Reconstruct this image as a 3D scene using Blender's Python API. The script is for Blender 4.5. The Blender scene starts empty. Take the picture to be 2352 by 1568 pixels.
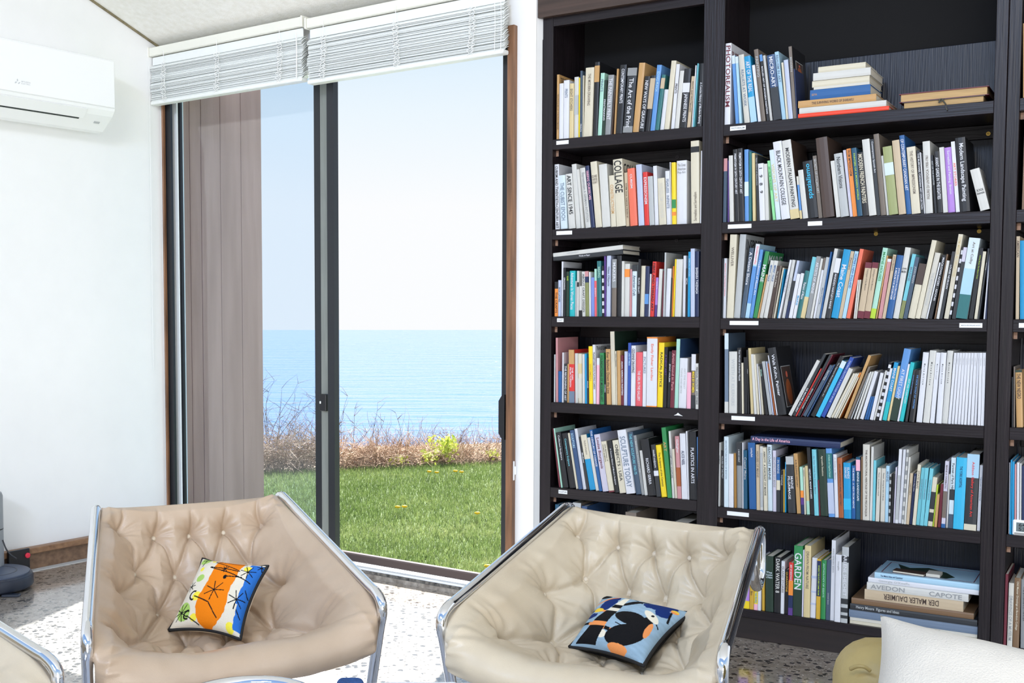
import bpy, bmesh, math, random
from math import sin, cos, pi, sqrt, exp, atan2, radians
from mathutils import Vector, Matrix, noise
rnd = random.Random(7)
SC = bpy.context.scene
COL = SC.collection
V = Vector

# ---------------------------------------------------------------- camera model (pixels of the 2352 x 1568 photograph)
W_, H_, F, PX, PY, ZC = 2352., 1568., 2600., 964., 869., 1.38
PITCH = math.atan(157. / 2600.)
cP, sP = cos(PITCH), sin(PITCH)
EYE = V((0, 0, ZC))
def ray(px, py):
    x = (px - PX) / F; y = -(py - PY) / F
    return V((x, cP + y * sP, -sP + y * cP))
def atz(px, py, z=0.):
    r = ray(px, py); return EYE + r * ((z - ZC) / r.z)
def atd(px, py, d):
    r = ray(px, py); return EYE + r * (d / r.y)
def onplane(px, py, p0, n):
    r = ray(px, py); return EYE + r * ((p0 - EYE).dot(n) / r.dot(n))
def proj(p):
    d = V(p) - EYE; f = d.y * cP - d.z * sP; u = d.y * sP + d.z * cP
    return PX + F * d.x / f, PY - F * u / f
cd = bpy.data.cameras.new('camera'); cam = bpy.data.objects.new('camera', cd); COL.objects.link(cam)
cam.location = EYE; cam.rotation_euler = (pi / 2 - PITCH, 0, 0)
cd.sensor_width = 36.; cd.lens = F / W_ * 36.; cd.clip_start = .05; cd.clip_end = 2000
cd.shift_x = (W_ / 2 - PX) / W_; cd.shift_y = (PY - H_ / 2) / W_
SC.camera = cam
SC.view_settings.view_transform = 'Standard'; SC.view_settings.look = 'None'
SC.view_settings.gamma = 1.; SC.view_settings.use_curve_mapping = False
SC.view_settings.exposure = 0.0

# frames of reference: window wall (W0, QR to the right, OUT outwards), left wall (CRN, DL), bookcase (B0, BE right, BI inwards)
W0 = atz(850, 1328); _d = V((-(964 + 2550) / F * cP, 1, 0)).normalized(); QR = -_d; OUT = V((_d.y, -_d.x, 0))
CRN = atz(385, 1243); DL = (atz(70, 1306) - CRN).normalized(); NL = V((-DL.y, DL.x, 0))       # NL points into the room
if NL.dot(EYE - CRN) < 0: NL = -NL
B0 = atz(1700, 1467); _d = V((-(964 + 3050) / F * cP, 1, 0)).normalized(); BE = -_d; BI = V((_d.y, -_d.x, 0))
UP = V((0, 0, 1))
def wp(px, py, o=0.):
    p = onplane(px, py, W0 + OUT * o, OUT); return (p - W0).dot(QR), p.z
def bp(px, py, o=0.):
    p = onplane(px, py, B0 + BI * o, BI); return (p - B0).dot(BE), p.z
def fr(P0, X, Y):                       # 4x4 frame from an origin and horizontal axes
    return Matrix(((X.x, Y.x, 0, P0.x), (X.y, Y.y, 0, P0.y), (0, 0, 1, P0.z), (0, 0, 0, 1)))
MW = fr(W0, QR, OUT); MB_ = fr(B0, BE, BI); ML = fr(CRN, -DL, -NL)   # left-wall frame: x towards the corner, y into the wall

# ---------------------------------------------------------------- world, sun, large lights
wd = bpy.data.worlds.new('sky'); SC.world = wd; wd.use_nodes = True
nt = wd.node_tree; nt.nodes.clear()
o_ = nt.nodes.new('ShaderNodeOutputWorld'); b_ = nt.nodes.new('ShaderNodeBackground'); g_ = nt.nodes.new('ShaderNodeNewGeometry')
t_ = nt.nodes.new('ShaderNodeTexCoord'); s_ = nt.nodes.new('ShaderNodeSeparateXYZ'); r_ = nt.nodes.new('ShaderNodeValToRGB')
nt.links.new(t_.outputs['Generated'], s_.inputs[0]); nt.links.new(s_.outputs['Z'], r_.inputs[0])
nt.links.new(r_.outputs[0], b_.inputs[0]); nt.links.new(b_.outputs[0], o_.inputs[0])
el = r_.color_ramp.elements
el[0].position = 0.0; el[0].color = (1.0, 1.0, 1.0, 1)
el[1].position = 1.0; el[1].color = (.22, .42, .86, 1)
for p, c in ((.09, (1., 1., 1., 1)), (.17, (.87, .95, 1.0, 1)), (.25, (.70, .86, 1.0, 1)), (.5, (.42, .63, .98, 1))):
    e = el.new(p); e.color = c
b_.inputs[1].default_value = 1.0

SUNV = (-OUT * 1.0 + QR * .38 - UP * 1.25).normalized()               # direction the sunlight travels
def light(name, kind, energy, loc, direction, color=(1, 1, 1), **k):
    l = bpy.data.lights.new(name, kind); l.energy = energy; l.color = color
    for a, v in k.items(): setattr(l, a, v)
    ob = bpy.data.objects.new(name, l); COL.objects.link(ob); ob.location = loc
    ob.rotation_euler = direction.to_track_quat('-Z', 'Y').to_euler(); return ob
light('sun', 'SUN', 28., V((0, 12, 9)), SUNV, (1, .96, .9), angle=.0093)
# fill lamps added behind the camera, and one high window read from bluish sheen
_t = B0 + BE * .2 + UP * 1.0
light('high_rear_fill', 'AREA', 320, V((-2.2, -6, 5.6)), _t - V((-2.2, -6, 5.6)), (1., .97, .93), shape='RECTANGLE', size=3.2, size_y=1.2)  # added warm fill from above and behind, no window modelled
light('high_window_light', 'AREA', 160, V((-3.2, -2.4, 4.6)), V((2.2, 4.4, 2.4)) - V((-3.2, -2.4, 4.6)), (.42, .62, 1.), shape='RECTANGLE', size=1.6, size_y=.8)
light('ceiling_fill', 'AREA', 85, V((1.2, -2.2, .6)), V((.2, 4.6, 3.0)), (1., .97, .93), shape='RECTANGLE', size=2.0, size_y=1.0)  # added fill to brighten the ceiling, no lamp known there
light('rear_fill', 'AREA', 120, V((3.6, -6, 2.6)), V((-1.2, 5.4, 1.5)) - V((3.6, -6, 2.6)), (.93, .97, 1.), shape='RECTANGLE', size=2.6, size_y=2.0)  # added fill from the open rear, not a real window

# ---------------------------------------------------------------- helpers
def s2l(c): return c / 12.92 if c <= .04045 else ((c + .055) / 1.055) ** 2.4
def hexc(h): return tuple(s2l(int(h[i:i + 2], 16) / 255) for i in (0, 2, 4)) + (1,)
_mats = {}
def mat(name, hx, rough=.5, metal=0., spec=.5, var=0., vscale=(8, 8, 8), bump=0., bscale=60., detail=4., hx2=None, coat=0., coord='Object', dist=0., **kw):
    if name in _mats: return _mats[name]
    m = bpy.data.materials.new(name); m.use_nodes = True; n = m.node_tree; p = n.nodes['Principled BSDF']
    c = hexc(hx) if isinstance(hx, str) else hx
    p.inputs['Base Color'].default_value = c; p.inputs['Roughness'].default_value = rough
    p.inputs['Metallic'].default_value = metal; p.inputs['Specular IOR Level'].default_value = spec
    if coat: p.inputs['Coat Weight'].default_value = coat; p.inputs['Coat Roughness'].default_value = kw.get('coat_rough', .08)
    if 'sheen' in kw: p.inputs['Sheen Weight'].default_value = kw['sheen']
    if 'ior' in kw: p.inputs['IOR'].default_value = kw['ior']
    tc = n.nodes.new('ShaderNodeTexCoord')
    if var or hx2:
        mp = n.nodes.new('ShaderNodeMapping'); mp.inputs['Scale'].default_value = vscale
        nz = n.nodes.new('ShaderNodeTexNoise'); nz.inputs['Scale'].default_value = 1.; nz.inputs['Detail'].default_value = detail
        nz.inputs['Distortion'].default_value = dist
        rp = n.nodes.new('ShaderNodeValToRGB'); rp.color_ramp.elements[0].position = .3; rp.color_ramp.elements[1].position = .7
        c2 = hexc(hx2) if hx2 else tuple(x * (1 - var) for x in c[:3]) + (1,)
        rp.color_ramp.elements[0].color = c2; rp.color_ramp.elements[1].color = c
        n.links.new(tc.outputs[coord], mp.inputs[0]); n.links.new(mp.outputs[0], nz.inputs[0]); n.links.new(nz.outputs[0], rp.inputs[0]); n.links.new(rp.outputs[0], p.inputs['Base Color'])
    if bump:
        nb = n.nodes.new('ShaderNodeTexNoise'); nb.inputs['Detail'].default_value = 5
        bb = n.nodes.new('ShaderNodeBump'); bb.inputs['Strength'].default_value = bump; bb.inputs['Distance'].default_value = .01
        if isinstance(bscale, tuple):
            mb = n.nodes.new('ShaderNodeMapping'); mb.inputs['Scale'].default_value = bscale; n.links.new(tc.outputs[coord], mb.inputs[0]); n.links.new(mb.outputs[0], nb.inputs[0]); nb.inputs['Scale'].default_value = 1.
        else:
            nb.inputs['Scale'].default_value = bscale; n.links.new(tc.outputs[coord], nb.inputs[0])
        n.links.new(nb.outputs[0], bb.inputs['Height']); n.links.new(bb.outputs[0], p.inputs['Normal'])
    _mats[name] = m; return m

class Mesh:
    def __init__(s): s.v = []; s.f = []
    def add(s, vs, fs):
        k = len(s.v); s.v += [tuple(q) for q in vs]; s.f += [tuple(i + k for i in f) for f in fs]; return s
    def box(s, x0, x1, y0, y1, z0, z1, M=None, bev=0.):
        if bev:                                      # chamfered vertical and horizontal edges: 24 vertices
            b = bev; vs = []; 
            for sx in (0, 1):
                for sy in (0, 1):
                    for sz in (0, 1):
                        x = (x0, x1)[sx]; y = (y0, y1)[sy]; z = (z0, z1)[sz]; dx = b * (1 - 2 * sx); dy = b * (1 - 2 * sy); dz = b * (1 - 2 * sz)
                        vs += [(x, y + dy, z + dz), (x + dx, y, z + dz), (x + dx, y + dy, z)]
            bm = bmesh.new(); bv = [bm.verts.new(q) for q in vs]; bmesh.ops.convex_hull(bm, input=bv); bm.verts.index_update()
            vs = [v.co.copy() for v in bm.verts]; fs = [tuple(v.index for v in f.verts) for f in bm.faces]; bm.free()
        else:
            vs = [V(q) for q in ((x0, y0, z0), (x1, y0, z0), (x1, y1, z0), (x0, y1, z0), (x0, y0, z1), (x1, y0, z1), (x1, y1, z1), (x0, y1, z1))]
            fs = [(0, 3, 2, 1), (4, 5, 6, 7), (0, 1, 5, 4), (1, 2, 6, 5), (2, 3, 7, 6), (3, 0, 4, 7)]
        if M is not None: vs = [M @ V(q) for q in vs]
        return s.add(vs, fs)
    def tube(s, pts, r, n=8, caps=True, M=None):
        pts = [V(p) for p in pts]; k = len(pts); rs = r if isinstance(r, (list, tuple)) else [r] * k
        t0 = (pts[1] - pts[0]).normalized(); a = t0.orthogonal().normalized(); vs = []
        for i in range(k):
            t = (pts[min(i + 1, k - 1)] - pts[max(i - 1, 0)]).normalized()
            a = (a - t * a.dot(t)).normalized(); b = t.cross(a)
            for j in range(n):
                w = 2 * pi * j / n; vs.append(pts[i] + (a * cos(w) + b * sin(w)) * rs[i])
        fs = [(i * n + j, i * n + (j + 1) % n, (i + 1) * n + (j + 1) % n, (i + 1) * n + j) for i in range(k - 1) for j in range(n)]
        if caps: fs += [tuple(range(n - 1, -1, -1)), tuple((k - 1) * n + j for j in range(n))]
        if M is not None: vs = [M @ q for q in vs]
        return s.add(vs, fs)
    def lathe(s, prof, n=32, M=None, caps=True):
        vs = []; 
        for r, z in prof:
            for j in range(n): w = 2 * pi * j / n; vs.append(V((r * cos(w), r * sin(w), z)))
        k = len(prof); fs = [(i * n + j, i * n + (j + 1) % n, (i + 1) * n + (j + 1) % n, (i + 1) * n + j) for i in range(k - 1) for j in range(n)]
        if caps: fs += [tuple(range(n - 1, -1, -1)), tuple((k - 1) * n + j for j in range(n))]
        if M is not None: vs = [M @ q for q in vs]
        return s.add(vs, fs)
    def prism(s, poly, y0, y1, M=None):               # polygon in x,z extruded along y
        k = len(poly); vs = [V((x, y0, z)) for x, z in poly] + [V((x, y1, z)) for x, z in poly]
        fs = [tuple(range(k)), tuple(range(2 * k - 1, k - 1, -1))] + [(i, i + k, (i + 1) % k + k, (i + 1) % k) for i in range(k)]
        if M is not None: vs = [M @ q for q in vs]
        return s.add(vs, fs)
    def data(s, name, m, smooth=False):
        me = bpy.data.meshes.new(name); me.from_pydata(s.v, [], s.f); me.update()
        if m: me.materials.append(m)
        if smooth: me.shade_smooth()
        return me
    def obj(s, name, m, parent=None, smooth=False):
        bm = None
        o = bpy.data.objects.new(name, s.data(name, m, smooth)); COL.objects.link(o)
        if parent is not None: o.parent = parent
        return o
def fixn(o):
    bm = bmesh.new(); bm.from_mesh(o.data); bmesh.ops.recalc_face_normals(bm, faces=bm.faces); bm.to_mesh(o.data); bm.free(); return o
def tag(o, label=None, cat=None, group=None, kind=None):
    if label: o['label'] = label
    if cat: o['category'] = cat
    if group: o['group'] = group
    if kind: o['kind'] = kind
    return o
def empty(name, M=None, label=None, cat=None, group=None, kind=None, parent=None):
    o = bpy.data.objects.new(name, None); COL.objects.link(o); o.empty_display_size = .05
    if M is not None: o.matrix_world = M
    if parent is not None: o.parent = parent
    return tag(o, label, cat, group, kind)
def inst(name, me, parent=None, M=None):
    o = bpy.data.objects.new(name, me); COL.objects.link(o)
    if parent is not None: o.parent = parent
    if M is not None: o.matrix_local = M
    return o
def part_auto_smooth(o, ang=.6):
    o.data.shade_smooth()
    try: o.data.set_sharp_from_angle(angle=ang)
    except Exception: pass
    return o
def catmull(pts, n):
    out = []; P = [V(p) for p in pts]; P = [P[0] * 2 - P[1]] + P + [P[-1] * 2 - P[-2]]
    for i in range(1, len(P) - 2):
        for k in range(n):
            t = k / n; a, b, c, d = P[i - 1:i + 3]
            out.append(.5 * ((2 * b) + (c - a) * t + (2 * a - 5 * b + 4 * c - d) * t * t + (-a + 3 * b - 3 * c + d) * t ** 3))
    out.append(P[-2]); return out
def textmesh(body, up=False):
    cu = bpy.data.curves.new('t', 'FONT'); cu.body = body; cu.resolution_u = 2; cu.size = 1.; cu.offset = .012
    ob = bpy.data.objects.new('t', cu); me = bpy.data.meshes.new_from_object(ob)
    vs = [v.co.copy() for v in me.vertices]; fs = [tuple(p.vertices) for p in me.polygons]
    bpy.data.objects.remove(ob); bpy.data.curves.remove(cu); bpy.data.meshes.remove(me)
    if not vs: return None
    x0 = min(v.x for v in vs); x1 = max(v.x for v in vs); y0 = min(v.y for v in vs); y1 = max(v.y for v in vs)
    return [(v.x - x0, v.y - y0) for v in vs], fs, x1 - x0, y1 - y0
def put_text(mesh, body, org, X, Y, L, hmax, center=True, stretch=1.5):
    """lettering from org along X (length L) with letter height along Y up to hmax; centred on org in Y"""
    t = textmesh(body)
    if not t: return mesh
    vs, fs, bw, bh = t; sx = L / bw; sy = min(hmax / bh, sx * stretch); sx = min(sx, sy * 1.35)
    X = V(X); Y = V(Y); org = V(org)
    return mesh.add([org + X * (x * sx) + Y * ((y - bh / 2) * sy) for x, y in vs], fs)
# ---------------------------------------------------------------- materials of the setting
WHITE = mat('white_paint', 'f1f1f0', .6, var=.02, bump=.02, bscale=90)
CEIL = mat('ceiling_plaster', 'f7f6f1', .8, hx2='eeece4', vscale=(30, 30, 30), bump=.25, bscale=140)
OAK = mat('oak_trim', '94694a', .45, hx2='5e412d', vscale=(40, 40, 3), bump=.1, bscale=(90, 90, 5))
OAKH = mat('oak_board', 'a27b58', .45, hx2='7c5a40', vscale=(3, 40, 40), bump=.1, bscale=(5, 90, 90))
DARK = mat('stained_wood', '241d21', .36, hx2='181316', vscale=(55, 55, 2.5), bump=.18, bscale=(120, 120, 5), spec=.32)
DARKH = mat('stained_wood_shelf', '241d21', .36, hx2='181316', vscale=(2.5, 55, 55), bump=.15, bscale=(5, 120, 120), spec=.32)
BACKP = mat('stained_plywood', '141a2c', .38, hx2='0b0e1a', vscale=(120, 40, 3), bump=.2, bscale=(160, 60, 6), spec=.4)
CLEAT = mat('raw_wood_end', 'a8846e', .7, var=.2, vscale=(60, 60, 60))
BRASS = mat('brass', 'b99a52', .3, metal=1.)
BRONZE = mat('bronze_aluminium', '2b2e33', .38, metal=.3)
BRONZE2 = mat('brown_aluminium', '4b4142', .4, metal=.2)
GREYAL = mat('weathered_aluminium', '8f9490', .5, metal=.4, var=.15, vscale=(60, 60, 6))
WALU = mat('white_aluminium', 'eef2f4', .35)
BLACK = mat('black_plastic', '14151a', .35)
CHROME = mat('chrome', 'e4e6ea', .07, metal=1.)
PLAST = mat('white_plastic', 'f4f5f5', .28)
SLAT = mat('white_slat', 'eef1ef', .45)
HEADR = mat('cream_headrail', 'ecebe0', .4)
CORD = mat('white_cord', 'f2f2f0', .7)

def floor_mat():
    m = bpy.data.materials.new('polished_terrazzo'); m.use_nodes = True; n = m.node_tree; p = n.nodes['Principled BSDF']; L = n.links.new
    tc = n.nodes.new('ShaderNodeTexCoord'); nz = n.nodes.new('ShaderNodeTexNoise'); nz.inputs['Scale'].default_value = 55; L(tc.outputs['Object'], nz.inputs[0])
    vm = n.nodes.new('ShaderNodeVectorMath'); vm.operation = 'MULTIPLY_ADD'; vm.inputs[1].default_value = (.02, .02, .02); L(nz.outputs['Color'], vm.inputs[0]); L(tc.outputs['Object'], vm.inputs[2])
    last = None
    base = n.nodes.new('ShaderNodeTexNoise'); base.inputs['Scale'].default_value = 24; base.inputs['Detail'].default_value = 8; L(tc.outputs['Object'], base.inputs[0])
    rp = n.nodes.new('ShaderNodeValToRGB'); rp.color_ramp.elements[0].position = .35; rp.color_ramp.elements[1].position = .68
    rp.color_ramp.elements[0].color = hexc('8a7f72'); rp.color_ramp.elements[1].color = hexc('aca092'); L(base.outputs[0], rp.inputs[0]); last = rp.outputs[0]
    for sc, pick, r0, col in ((95, .82, .34, 'cfcac2'), (34, .66, .40, '2c2621'), (66, .70, .38, '40382f')):
        vo = n.nodes.new('ShaderNodeTexVoronoi'); vo.inputs['Scale'].default_value = sc; L(vm.outputs[0], vo.inputs[0])
        sp = n.nodes.new('ShaderNodeSeparateColor'); L(vo.outputs['Color'], sp.inputs[0])
        gt = n.nodes.new('ShaderNodeMath'); gt.operation = 'GREATER_THAN'; gt.inputs[1].default_value = pick; L(sp.outputs[0], gt.inputs[0])
        lt = n.nodes.new('ShaderNodeMath'); lt.operation = 'LESS_THAN'; lt.inputs[1].default_value = r0; L(vo.outputs['Distance'], lt.inputs[0])
        mu = n.nodes.new('ShaderNodeMath'); mu.operation = 'MULTIPLY'; L(gt.outputs[0], mu.inputs[0]); L(lt.outputs[0], mu.inputs[1])
        mx = n.nodes.new('ShaderNodeMixRGB'); mx.inputs[2].default_value = hexc(col); L(mu.outputs[0], mx.inputs[0]); L(last, mx.inputs[1]); last = mx.outputs[0]
    L(last, p.inputs['Base Color']); p.inputs['Roughness'].default_value = .3
    p.inputs['Coat Weight'].default_value = 1.; p.inputs['Coat Roughness'].default_value = .10; p.inputs['Coat IOR'].default_value = 2.4
    return m
FLOOR = floor_mat()
def glass_mat(name, tint, haze):
    m = bpy.data.materials.new(name); m.use_nodes = True; n = m.node_tree; n.nodes.clear(); L = n.links.new
    o = n.nodes.new('ShaderNodeOutputMaterial'); t = n.nodes.new('ShaderNodeBsdfTransparent'); t.inputs[0].default_value = tint
    g = n.nodes.new('ShaderNodeBsdfGlossy'); g.inputs['Roughness'].default_value = .02
    f = n.nodes.new('ShaderNodeFresnel'); f.inputs[0].default_value = 1.2; mx = n.nodes.new('ShaderNodeMixShader')
    ge = n.nodes.new('ShaderNodeNewGeometry'); iv = n.nodes.new('ShaderNodeMath'); iv.operation = 'SUBTRACT'; iv.inputs[0].default_value = 1.; L(ge.outputs['Backfacing'], iv.inputs[1])
    fm = n.nodes.new('ShaderNodeMath'); fm.operation = 'MULTIPLY'; L(f.outputs[0], fm.inputs[0]); L(iv.outputs[0], fm.inputs[1])
    L(fm.outputs[0], mx.inputs[0]); L(t.outputs[0], mx.inputs[1]); L(g.outputs[0], mx.inputs[2]); out = mx.outputs[0]
    if haze:
        nz = n.nodes.new('ShaderNodeTexNoise'); nz.inputs['Scale'].default_value = 3.
        d = n.nodes.new('ShaderNodeBsdfTranslucent'); d.inputs[0].default_value = (.75, .74, .74, 1); m2 = n.nodes.new('ShaderNodeMixShader'); m2.inputs[0].default_value = haze
        L(out, m2.inputs[1]); L(d.outputs[0], m2.inputs[2]); out = m2.outputs[0]
    L(out, o.inputs[0]); return m
GLASS = glass_mat('clear_glass', (.985, .992, 1, 1), 0)
GLASS2 = glass_mat('dusty_glass', (.82, .89, .96, 1), .010)

# ---------------------------------------------------------------- room shell
def ceil_z(o): return 2.905 - .375 * o
fl = Mesh(); _fp = [(-1.75, 0), (.985, 0), (.985, .8), (6.5, .8), (6.5, -9.5), (-1.75, -9.5)]
fl.add([MW @ V((q, o, z)) for z in (0, -.1) for q, o in _fp], [tuple(range(5, -1, -1)), tuple(range(6, 12))] + [(i, (i + 1) % 6, (i + 1) % 6 + 6, i + 6) for i in range(6)])
tag(fixn(fl.obj('floor', FLOOR)), kind='structure')
sk = -DL.dot(OUT)
lw = Mesh(); lw.prism([(0.0, 0), (0.0, ceil_z(0)), (-5.2, ceil_z(-5.2 * sk)), (-5.2, 0)], 0, .15, ML)
tag(fixn(lw.obj('wall_left', WHITE)), kind='structure')
qC = wp(1228, 700)[0]; qT = wp(1180, 700)[0]; qL = (CRN - W0).dot(QR); q384 = wp(384, 700, -.015)[0]
zT = wp(1180, 60)[1]
ww = Mesh(); ww.box(qT - .012, qC, 0, .16, 0, ceil_z(.16), MW); ww.box(qL - .15, qT - .012, 0, .16, zT - .04, ceil_z(.16), MW); ww.box(qL - .15, qL + .012, 0.0, .16, 0, zT - .04, MW)
tag(fixn(ww.obj('wall_window', WHITE)), kind='structure')
ce = Mesh(); _cp = [(-2.4, .36), (6.5, .36), (6.5, -5.2), (-2.4, -5.2)]
ce.add([MW @ V((q, o, ceil_z(o) + dz)) for dz in (0, .1) for q, o in _cp], [(0, 1, 2, 3), (7, 6, 5, 4)] + [(i, i + 4, (i + 1) % 4 + 4, (i + 1) % 4) for i in range(4)])
tag(fixn(ce.obj('ceiling', CEIL)), kind='structure')
wr = Mesh(); wr.box(-.97, 5.5, .36, .5, 0, 3.3, MB_)
tag(fixn(wr.obj('wall_right', WHITE)), kind='structure')
# strip that closes the wall end against the bookcase
tr = Mesh(); _a = MW @ V((qC, .004, 0)); _b = B0 + BE * -.944 + BI * .005; _n = V((-(_b - _a).y, (_b - _a).x, 0)).normalized() * .02
tr.add([_a, _b, _b + _n, _a + _n] + [p + UP * 2.8 for p in (_a, _b, _b + _n, _a + _n)], [(0, 1, 2, 3), (4, 5, 6, 7), (0, 1, 5, 4), (1, 2, 6, 5), (2, 3, 7, 6), (3, 0, 4, 7)])
tag(fixn(tr.obj('trim_1', WHITE)), kind='structure')
# dark joint between ceiling and left wall
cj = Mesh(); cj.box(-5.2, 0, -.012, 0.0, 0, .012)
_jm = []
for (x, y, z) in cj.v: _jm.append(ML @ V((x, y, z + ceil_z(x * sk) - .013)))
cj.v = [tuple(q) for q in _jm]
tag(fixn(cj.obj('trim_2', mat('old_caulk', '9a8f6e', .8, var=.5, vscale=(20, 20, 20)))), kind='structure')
# baseboard with its ledge
bb = empty('baseboard_left', kind='structure')
Mesh().box(-5.0, -.02, -.022, 0, 0, .088, ML).obj('board', mat('walnut_board', '8d6f56', .4, hx2='6b513e', vscale=(2.5, 40, 40), bump=.08, bscale=(5, 80, 80)), bb)
Mesh().box(-5.0, -.02, -.05, 0, .089, .122, ML, bev=.004).obj('ledge', OAKH, bb)
Mesh().box(-5.0, -.02, -.075, -.023, 0, .003, ML).obj('edge_strip', mat('pale_grout', 'cfccc6', .7, var=.1), bb)

# ---------------------------------------------------------------- sliding glass door
door = empty('door_1', kind='structure')
def bw(name, px0, px1, o0, o1, z0, z1, m, par=None, y=700, bev=0.):
    me = Mesh(); me.box(wp(px0, y, o0)[0], wp(px1, y, o0)[0], o0, o1, z0, z1, MW, bev); return me.obj(name, m, door if par is None else par)
cz = zT
me = Mesh(); me.box(qL + .014, wp(379, 700, -.012)[0], -.012, .01, 0, cz, MW, .003); me.obj('wood_casing', OAK, door)
bw('wood_casing', 1162, 1178, -.028, .05, 0.0, cz, OAK, bev=.003)
bw('side_jamb', 380, 396.5, .012, .028, .03, cz - .05, BRONZE)
bw('screen_track', 399, 411, .056, .066, .03, cz - .05, WALU)
sash = empty('fixed_sash', parent=door)
bw('stile', 412.5, 419, .075, .091, .03, cz - .05, BRONZE, sash); bw('stile', 723, 737, .075, .115, .03, cz - .05, BRONZE, sash)
me = Mesh(); me.box(wp(420, 700, .09)[0], wp(723, 700, .09)[0], .092, .098, .09, cz - .06, MW); me.obj('glass_pane', GLASS2, sash)
me = Mesh(); me.box(wp(423.6, 700, .09)[0], wp(723, 700, .09)[0], .078, .112, .03, .09, MW); me.obj('bottom_rail', BRONZE2, sash)
bw('interlock', 737.3, 752, .055, .1, .03, cz - .05, GREYAL, door)
slid = empty('sliding_sash', parent=door)
bw('stile', 752.3, 767.5, .028, .066, .045, cz - .05, BRONZE, slid)
bw('stile', 1153, 1172, .028, .066, .045, cz - .05, BRONZE, slid)
zr1 = wp(946, 1293, .028)[1]; zr0 = wp(946, 1313, .028)[1]
me = Mesh(); qa = wp(767.8, 1290, .028)[0]; qb = wp(1152.7, 1320, .028)[0]
me.box(qa, qb, .028, .066, zr0, zr1, MW, .006); me.obj('bottom_rail', BRONZE2, slid)
me = Mesh(); me.box(qa - .01, qb + .01, .044, .050, zr1 - .01, cz - .06, MW); me.obj('glass_pane', GLASS, slid)
zh = [wp(1153, y, -.005)[1] for y in (1008, 905)]
h = Mesh(); q0 = wp(1147.5, 950, -.02)[0]; q1 = wp(1161, 950, -.02)[0]
h.prism([(q0, zh[0] + .03), (q0 + .02, zh[0]), (q1, zh[0]), (q1, zh[1]), (q0 + .02, zh[1]), (q0, zh[1] - .03)], -.03, .026, MW)
fixn(h.obj('pull_handle', BLACK, slid))
l0 = wp(738, 943, .045); l1 = wp(752, 905, .045)
me = Mesh(); me.box(l0[0], l1[0], .03, .054, l0[1], l1[1], MW, .003); lt = me.obj('latch', BLACK, door)
me = Mesh(); me.box(l0[0] + .006, l0[0] + .014, .022, .030, (l0[1] + l1[1]) / 2 - .006, (l0[1] + l1[1]) / 2 + .008, MW, .002); me.obj('latch_lever', WALU, lt)
# sill: worn concrete, dirty groove, white track ridge
qs0, qs1 = qL + .02, qT - .014
Mesh().box(qs0, qs1, .0005, .16, -.02, .020, MW).obj('sill', mat('worn_sill', 'b6aea4', .85, hx2='7f776e', vscale=(30, 30, 30), detail=8, bump=.4, bscale=120), door)
Mesh().box(qs0, qs1, .009, .16, .0202, .034, MW).obj('track_groove', mat('gritty_groove', '2c2d2e', .9, hx2='8a8680', vscale=(60, 60, 60), detail=8), door)
Mesh().box(qs0, qs1, .014, .16, .0342, .0445, MW).obj('track', WALU, door)

# cord cleat on the white wall end
cc = wp(1184, 1080); me = Mesh(); me.box(cc[0] - .008, cc[0] + .008, -.012, -.001, cc[1] - .02, cc[1] + .02, MW, .003); me.box(cc[0] - .003, cc[0] + .003, -.02, -.01, cc[1] - .045, cc[1] + .045, MW, .002)
tag(fixn(me.obj('cord_cleat', PLAST)), 'small white cord cleat screwed to white wall end beside the sliding door', 'cleat')

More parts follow.
